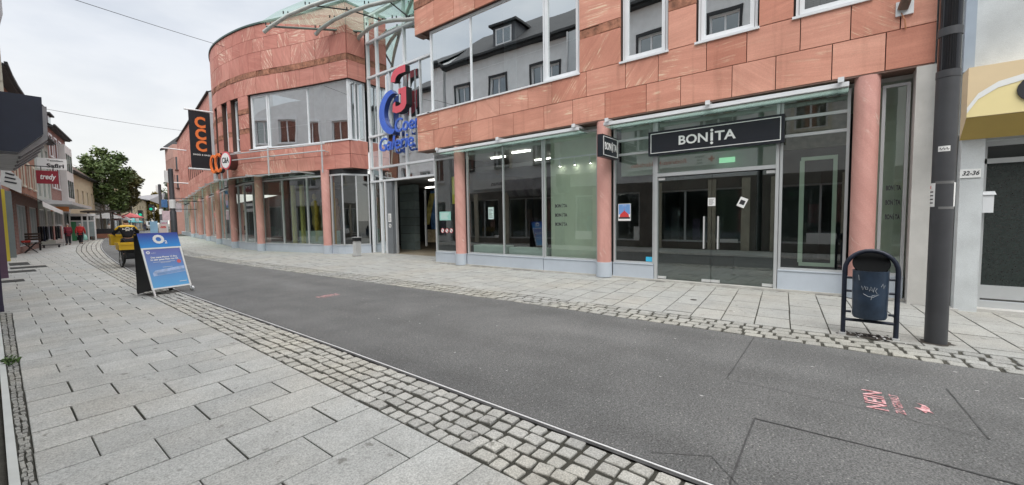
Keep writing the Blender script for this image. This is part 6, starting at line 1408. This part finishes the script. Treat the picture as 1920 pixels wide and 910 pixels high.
tree('tall green street tree nearest on the left, pale forked trunk', 10.5, 84, 13.2, 7.2, 10.4, 2.5, m_leaf1, 12500, .52, .2, seed=3)
tree('second street tree on the left, right behind the nearest one and browner', 12.9, 89, 11.4, 6.0, 8.8, 2.4, m_leaf4, 9000, .5, .2, seed=8)
tree('far green tree beside the far lamp post on the right', 28.2, 125, 12.0, 6.0, 9.0, 3.2, m_leaf3, 2600, .6, .0, seed=12)
tree('far yellow autumn tree at the end of the street', 27.5, 142, 9.8, 7.0, 8.2, 1.8, m_leaf2, 3000, .7, 0, seed=15)
tree('far yellow green tree left of the autumn tree at the end of the street', 25.5, 150, 8.6, 6.0, 7.0, 1.6, m_leaf3, 2200, .7, 0, seed=18)
tree('low far trees edge behind the white van', 25.0, 175, 6.0, 8.0, 5.0, .8, m_leaf4, 2000, .7, 0, seed=21)

# ------------------------------------------------------------------ things down the street
vn = thing('van', 'white delivery van parked far down the street', 'van', (25, 135, 0))
mb = MB(); prof = [(0, .45), (4.6, .45), (4.7, 1.0), (4.3, 1.25), (3.7, 2.15), (.1, 2.2), (0, 2.0)]
mb.prism([(a, b) for a, b in prof], (23.7, 139, 0), (.15, -1, 0), (0, 0, 1), (1.95, .2, 0)); mb.build('body', m_signwht, vn)
mb = MB(); mb.box(24.6, 26.2, 134.28, 134.36, 1.3, 2.0); mb.build('windscreen', m_black, vn)
for x in (24.5, 26.2):
    mb = MB(); mb.tube([(x - .1, 135.2, .34), (x + .1, 135.2, .34)], .34, 16); mb.build('wheel', m_rubber, vn)
for i, (x, y, w, h, mt, lab) in enumerate(((7.33, 38.4, .34, 1.80, M('sale_board_blue', (.28, .48, .66), .5, var=.1), 'pale blue upright sale board behind the big blue A-board'), (7.75, 38, .36, 1.62, M('sale_board_pink', (.66, .56, .54), .5, var=.05), 'white and pink sale board with red 50% behind the big blue A-board'), (8.0, 38.8, .34, 1.86, M('sale_board_white', (.62, .64, .66), .5, var=.08), 'white sale board with pink lettering beside the far lamp post'))):
    o = thing('sale_board', lab, 'advertising board', (x, y, 0), 0, 'sale boards on the right pavement'); mb = MB(); mb.box(x - w * .62, x + w * .62, y - .02, y + .02, .12, h); mb.build('panel', mt, o); mb = MB(); mb.box(x - w * .6, x - w * .5, y + .021, y + .4, 0, .1); mb.box(x + w * .5, x + w * .6, y + .021, y + .4, 0, .1); mb.box(x - w * .6, x + w * .6, y + .021, y + .05, .02, .14); mb.build('foot', m_dark, o)
    if i == 1: text('lettering', '-50%', .2, (x, y - .025, 1.36), *TOY, m_redink, o, .002, bold=.008, width=.34)
    if i == 2: text('lettering', 'SALE', .14, (x, y - .025, 1.66), *TOY, M('pink_ink', (.55, .12, .25), .6, var=0), o, .002, bold=.006, width=.32)
for (x, y, w, z0, z1, mt, lab) in ((10.0, 48, .42, 3.1, 3.8, M('dull_blue_sign', (.07, .17, .36), .5, var=.3, vs=4), 'blue projecting sign far down on the right'), (9.95, 47, .7, 1.9, 2.75, M('pale_pink_sign', (.60, .46, .50), .5, var=.2, vs=4), 'pale pink hanging sign below the blue one on the far right pavement'), (11.1, 49, .75, 2.7, 3.55, M('pale_mauve_sign', (.50, .44, .47), .5, var=.3, vs=5), 'mauve striped sign under the far end of the glass canopy')):
    o = thing('projecting_sign', lab, 'shop sign', (x, y, z0)); mb = MB(); mb.box(x - w / 2, x + w / 2, y - .04, y + .04, z0, z1); mb.build('sign_box', mt, o); mb = MB(); mb.tube([(x, y, z1), (x, y, z1 + .15), (x + 2.2, y, z1 + .15)], .03, 6); mb.build('bracket', m_dark, o)
for (x, y, z, lab) in ((20.7, 110, 4.85, 'green traffic light hanging before the yellow autumn tree'), (19.0, 110, 3.7, 'lower green traffic light left of the autumn tree')):
    o = thing('traffic_light', lab, 'traffic light', (x, y, 0)); mb = MB(); mb.box(x - .32, x + .32, y - .1, y + .1, z - .6, z + .65); mb.build('housing', m_dark, o); mb = MB(); mb.tube([(x, y - .12, z - .25), (x, y - .16, z - .25)], .25, 14); mb.build('green_lamp', emit('green_signal', (.03, .6, .36), .6), o); mb = MB(); mb.tube([(x + .45, y + .1, 0), (x + .45, y + .1, z + .6), (x, y + .1, z + .6)], .07, 8); mb.build('mast', m_pole, o)
mt = M('grey_membrane', (.52, .52, .54), .7, var=.06); o = thing('tent_roof', 'pale grey tensioned membrane roof above the far street', 'tent roof', (19, 100, 5)); mb = MB()
Pm = [Vector((16.6, 102, 6.6)), Vector((20.6, 98, 7.2)), Vector((20.4, 99, 5.0)), Vector((18.6, 100, 6.0))]; mb.poly([Pm[0], Pm[3], Pm[1]]); mb.poly([Pm[3], Pm[2], Pm[1]]); mb.poly([Pm[0] + Vector((0, .3, -.1)), Pm[1] + Vector((0, .3, -.1)), Pm[3] + Vector((0, .3, -.1))]); mb.build('membrane', mt, o)
mb = MB(); mb.tube([(20.7, 98, 0), (20.7, 98, 7.4)], .08, 8); mb.tube([(16.5, 102, 0), (16.5, 102, 6.7)], .08, 8); mb.build('mast', m_pole, o)
def parasol(label, x, y, r, z, mat):
    o = thing('parasol', label, 'parasol', (x, y, 0), 0, 'parasols of the far cafe'); mb = MB(); mb.lathe([(r, z - .1), (r, z), (r * .5, z + .45), (.05, z + .75)], (x, y, 0), 8); mb.build('canopy', mat, o); mb = MB(); mb.tube([(x, y, 0), (x, y, z + .7)], .04, 8); mb.build('pole', m_pole, o)
parasol('red cafe parasol left of the tree trunks', 11.9, 88, 1.5, 2.7, M('red_canvas', (.55, .07, .06), .7, var=.1)); parasol('red cafe parasol above the mail carrier', 14.8, 93, 1.7, 2.7, M('red_canvas_bright', (.60, .11, .11), .7, var=.1))
parasol('white cafe parasol left of the second red one', 13.2, 90, 1.4, 2.3, m_signwht); parasol('teal cafe parasol right of the mail carrier', 15.6, 96, 1.3, 1.9, M('teal_canvas', (.10, .34, .36), .7, var=.1))
kd = thing('kiosk', 'white framed kiosk pavilion with green door panel behind the walker in bright red', 'kiosk', (6, 60, 0)); mb = MB(); mb.box(5.0, 6.9, 60, 62.5, 2.5, 2.75); mb.build('roof', m_signwht, kd)
mb = MB()
for x in (5.05, 5.9, 6.3, 6.8): mb.box(x - .06, x + .06, 60.02, 60.12, 0, 2.5)
mb.box(5.05, 6.8, 60.03, 60.1, 1.95, 2.05); mb.box(6.75, 6.85, 60.13, 62.4, 0, .5); mb.build('frame', m_signwht, kd); mb = MB(); mb.box(5.12, 5.45, 60.06, 60.1, 0, 1.94); mb.build('door_panel', M('kiosk_green', (.04, .25, .10), .5, var=.1), kd); mb = MB(); mb.box(5.47, 6.8, 60.07, 60.09, .4, 1.94); mb.build('pane', M('kiosk_pane', (.30, .36, .36), .1, var=.1), kd)
mb = MB(); mb.box(5.1, 6.7, 62.3, 62.4, .0, 2.5); mb.build('wall', m_dark, kd)
pg = thing('pergola', 'dark timber cafe pergola with planters behind the kiosk', 'pergola', (8, 70, 0)); mb = MB()
for x, y in ((7.2, 68), (8.3, 68.5), (9.4, 69), (7.8, 73), (9.9, 74)): mb.box(x - .07, x + .07, y - .07, y + .07, 0, 3.1)
for k in range(6): mb.box(6.9, 9.9, 67.6 + k * 1.2, 67.75 + k * 1.2, 3.1, 3.25)
mb.build('frame', M('dark_timber', (.05, .042, .035), .8, var=.2), pg); mb = MB(); mb.box(7.1, 9.4, 67.7, 68.0, 0, .5); mb.build('planter', M('terracotta_box', (.25, .11, .07), .8, var=.2), pg); mb = MB(); mb.box(7.0, 9.6, 67.8, 67.9, .5, 1.1); mb.build('railing', m_dark, pg)
ws = thing('market_stall', 'white roofed stall behind the first tree trunk', 'stall', (10.8, 82, 0)); mb = MB(); mb.prism([(-1.6, 2.45), (1.6, 2.45), (1.5, 2.75), (0, 3.3), (-1.5, 2.75)], (10.6, 82, 0), (1, .15, 0), (0, 0, 1), (0, 2, 0)); mb.build('roof', m_signwht, ws); mb = MB()
for x in (-1.4, 1.4): mb.box(10.6 + x - .05, 10.6 + x + .05, 82, 82.1, 0, 2.5)
mb.box(9.3, 11.9, 82.4, 82.9, 0, .95); mb.build('counter', m_inner, ws)
bf = thing('beach_flag', 'white feather flag between the red parasol and the traffic light', 'flag', (15.9, 95, 0)); mb = MB(); mb.tube([(15.7, 95, 0), (15.7, 95, 3.2), (15.95, 95, 3.6)], .03, 6); mb.build('pole', m_pole, bf); mb = MB(); mb.prism([(0, .8), (.45, 1.0), (.5, 3.0), (.25, 3.55), (0, 3.2)], (15.74, 95, 0), (1, 0, 0), (0, 0, 1), (0, .02, 0)); mb.build('cloth', m_signwht, bf)

# ------------------------------------------------------------------ overhead wires, weeds, crumbs of litter
def wire(label, a, b, sag, r):
    o = thing('overhead_wire', label, 'wire', tuple((Vector(a) + Vector(b)) / 2)); m = MB(); m.tube([Vector(a).lerp(Vector(b), k / 14) - Vector((0, 0, sag * 4 * (k / 14) * (1 - k / 14))) for k in range(15)], r, 5); m.build('cable', m_dark, o)
wire('thin overhead wire from the near left house to the rounded roof edge', (.05, 20.1, 9.3), (9.25, 27.4, 11.6), .05, .012)
wire('second thin overhead wire farther off across the street to the sandstone wing', (2.75, 49.4, 10.9), (14.9, 61.0, 12.6), .1, .016)
wd = thing('weed', 'green weed tuft growing from the gutter at the left edge', 'weed', (.06, 7.75, 0)); mb = MB(); rr = random.Random(5)
for k in range(70):
    a = rr.uniform(0, 6.28); l_ = rr.uniform(.05, .14); b = Vector((.06 + rr.gauss(0, .03), 7.75 + rr.gauss(0, .08), .002)); d = Vector((math.cos(a) * .75, math.sin(a) * .75, rr.uniform(.35, 1.0))).normalized(); s = d.cross(Vector((0, 0, 1))).normalized() * rr.uniform(.008, .016)
    m_ = b + d * l_ * .55 + Vector((0, 0, .01)); e = b + d * l_ + Vector((0, 0, -.02)); mb.poly([b - s * .4, m_ - s, e, m_ + s, b + s * .4], 0, rr.random())
mb.build('leaves', leaf_mat('weed_leaf', (.03, .07, .015), (.09, .16, .03)), wd)
mb = MB(); rr = random.Random(9)
for k in range(150):
    if k % 2: x, y = rr.uniform(2.85, 6.2), rr.uniform(-1.5, 14)
    else: x, y = rr.uniform(7, 10.2), rr.uniform(-1.5, 12)
    s = rr.uniform(.004, .013); n = 7; ph = rr.uniform(0, 6); mb.poly([(x + s * math.cos(2 * PI * q / n + ph) * rr.uniform(.6, 1.2), y + 1.4 * s * math.sin(2 * PI * q / n + ph), .0075) for q in range(n)], k % 4 == 0)
tag(mb.build('litter', [M('chewing_gum', (.42, .42, .41), .8, var=.1), m_paper]), 'small pale specks of litter and gum scattered over the road and pavement', 'litter', kind='stuff')
mb = MB(); mb.lathe([(0, .012), (.055, .012), (.06, .008)], (8.35, 2.05, 0), 20); tag(mb.build('drain_cap', M('iron_cap', (.05, .045, .04), .7, .3, var=.2)), 'small round iron cap set in the right pavement slabs', 'cap')
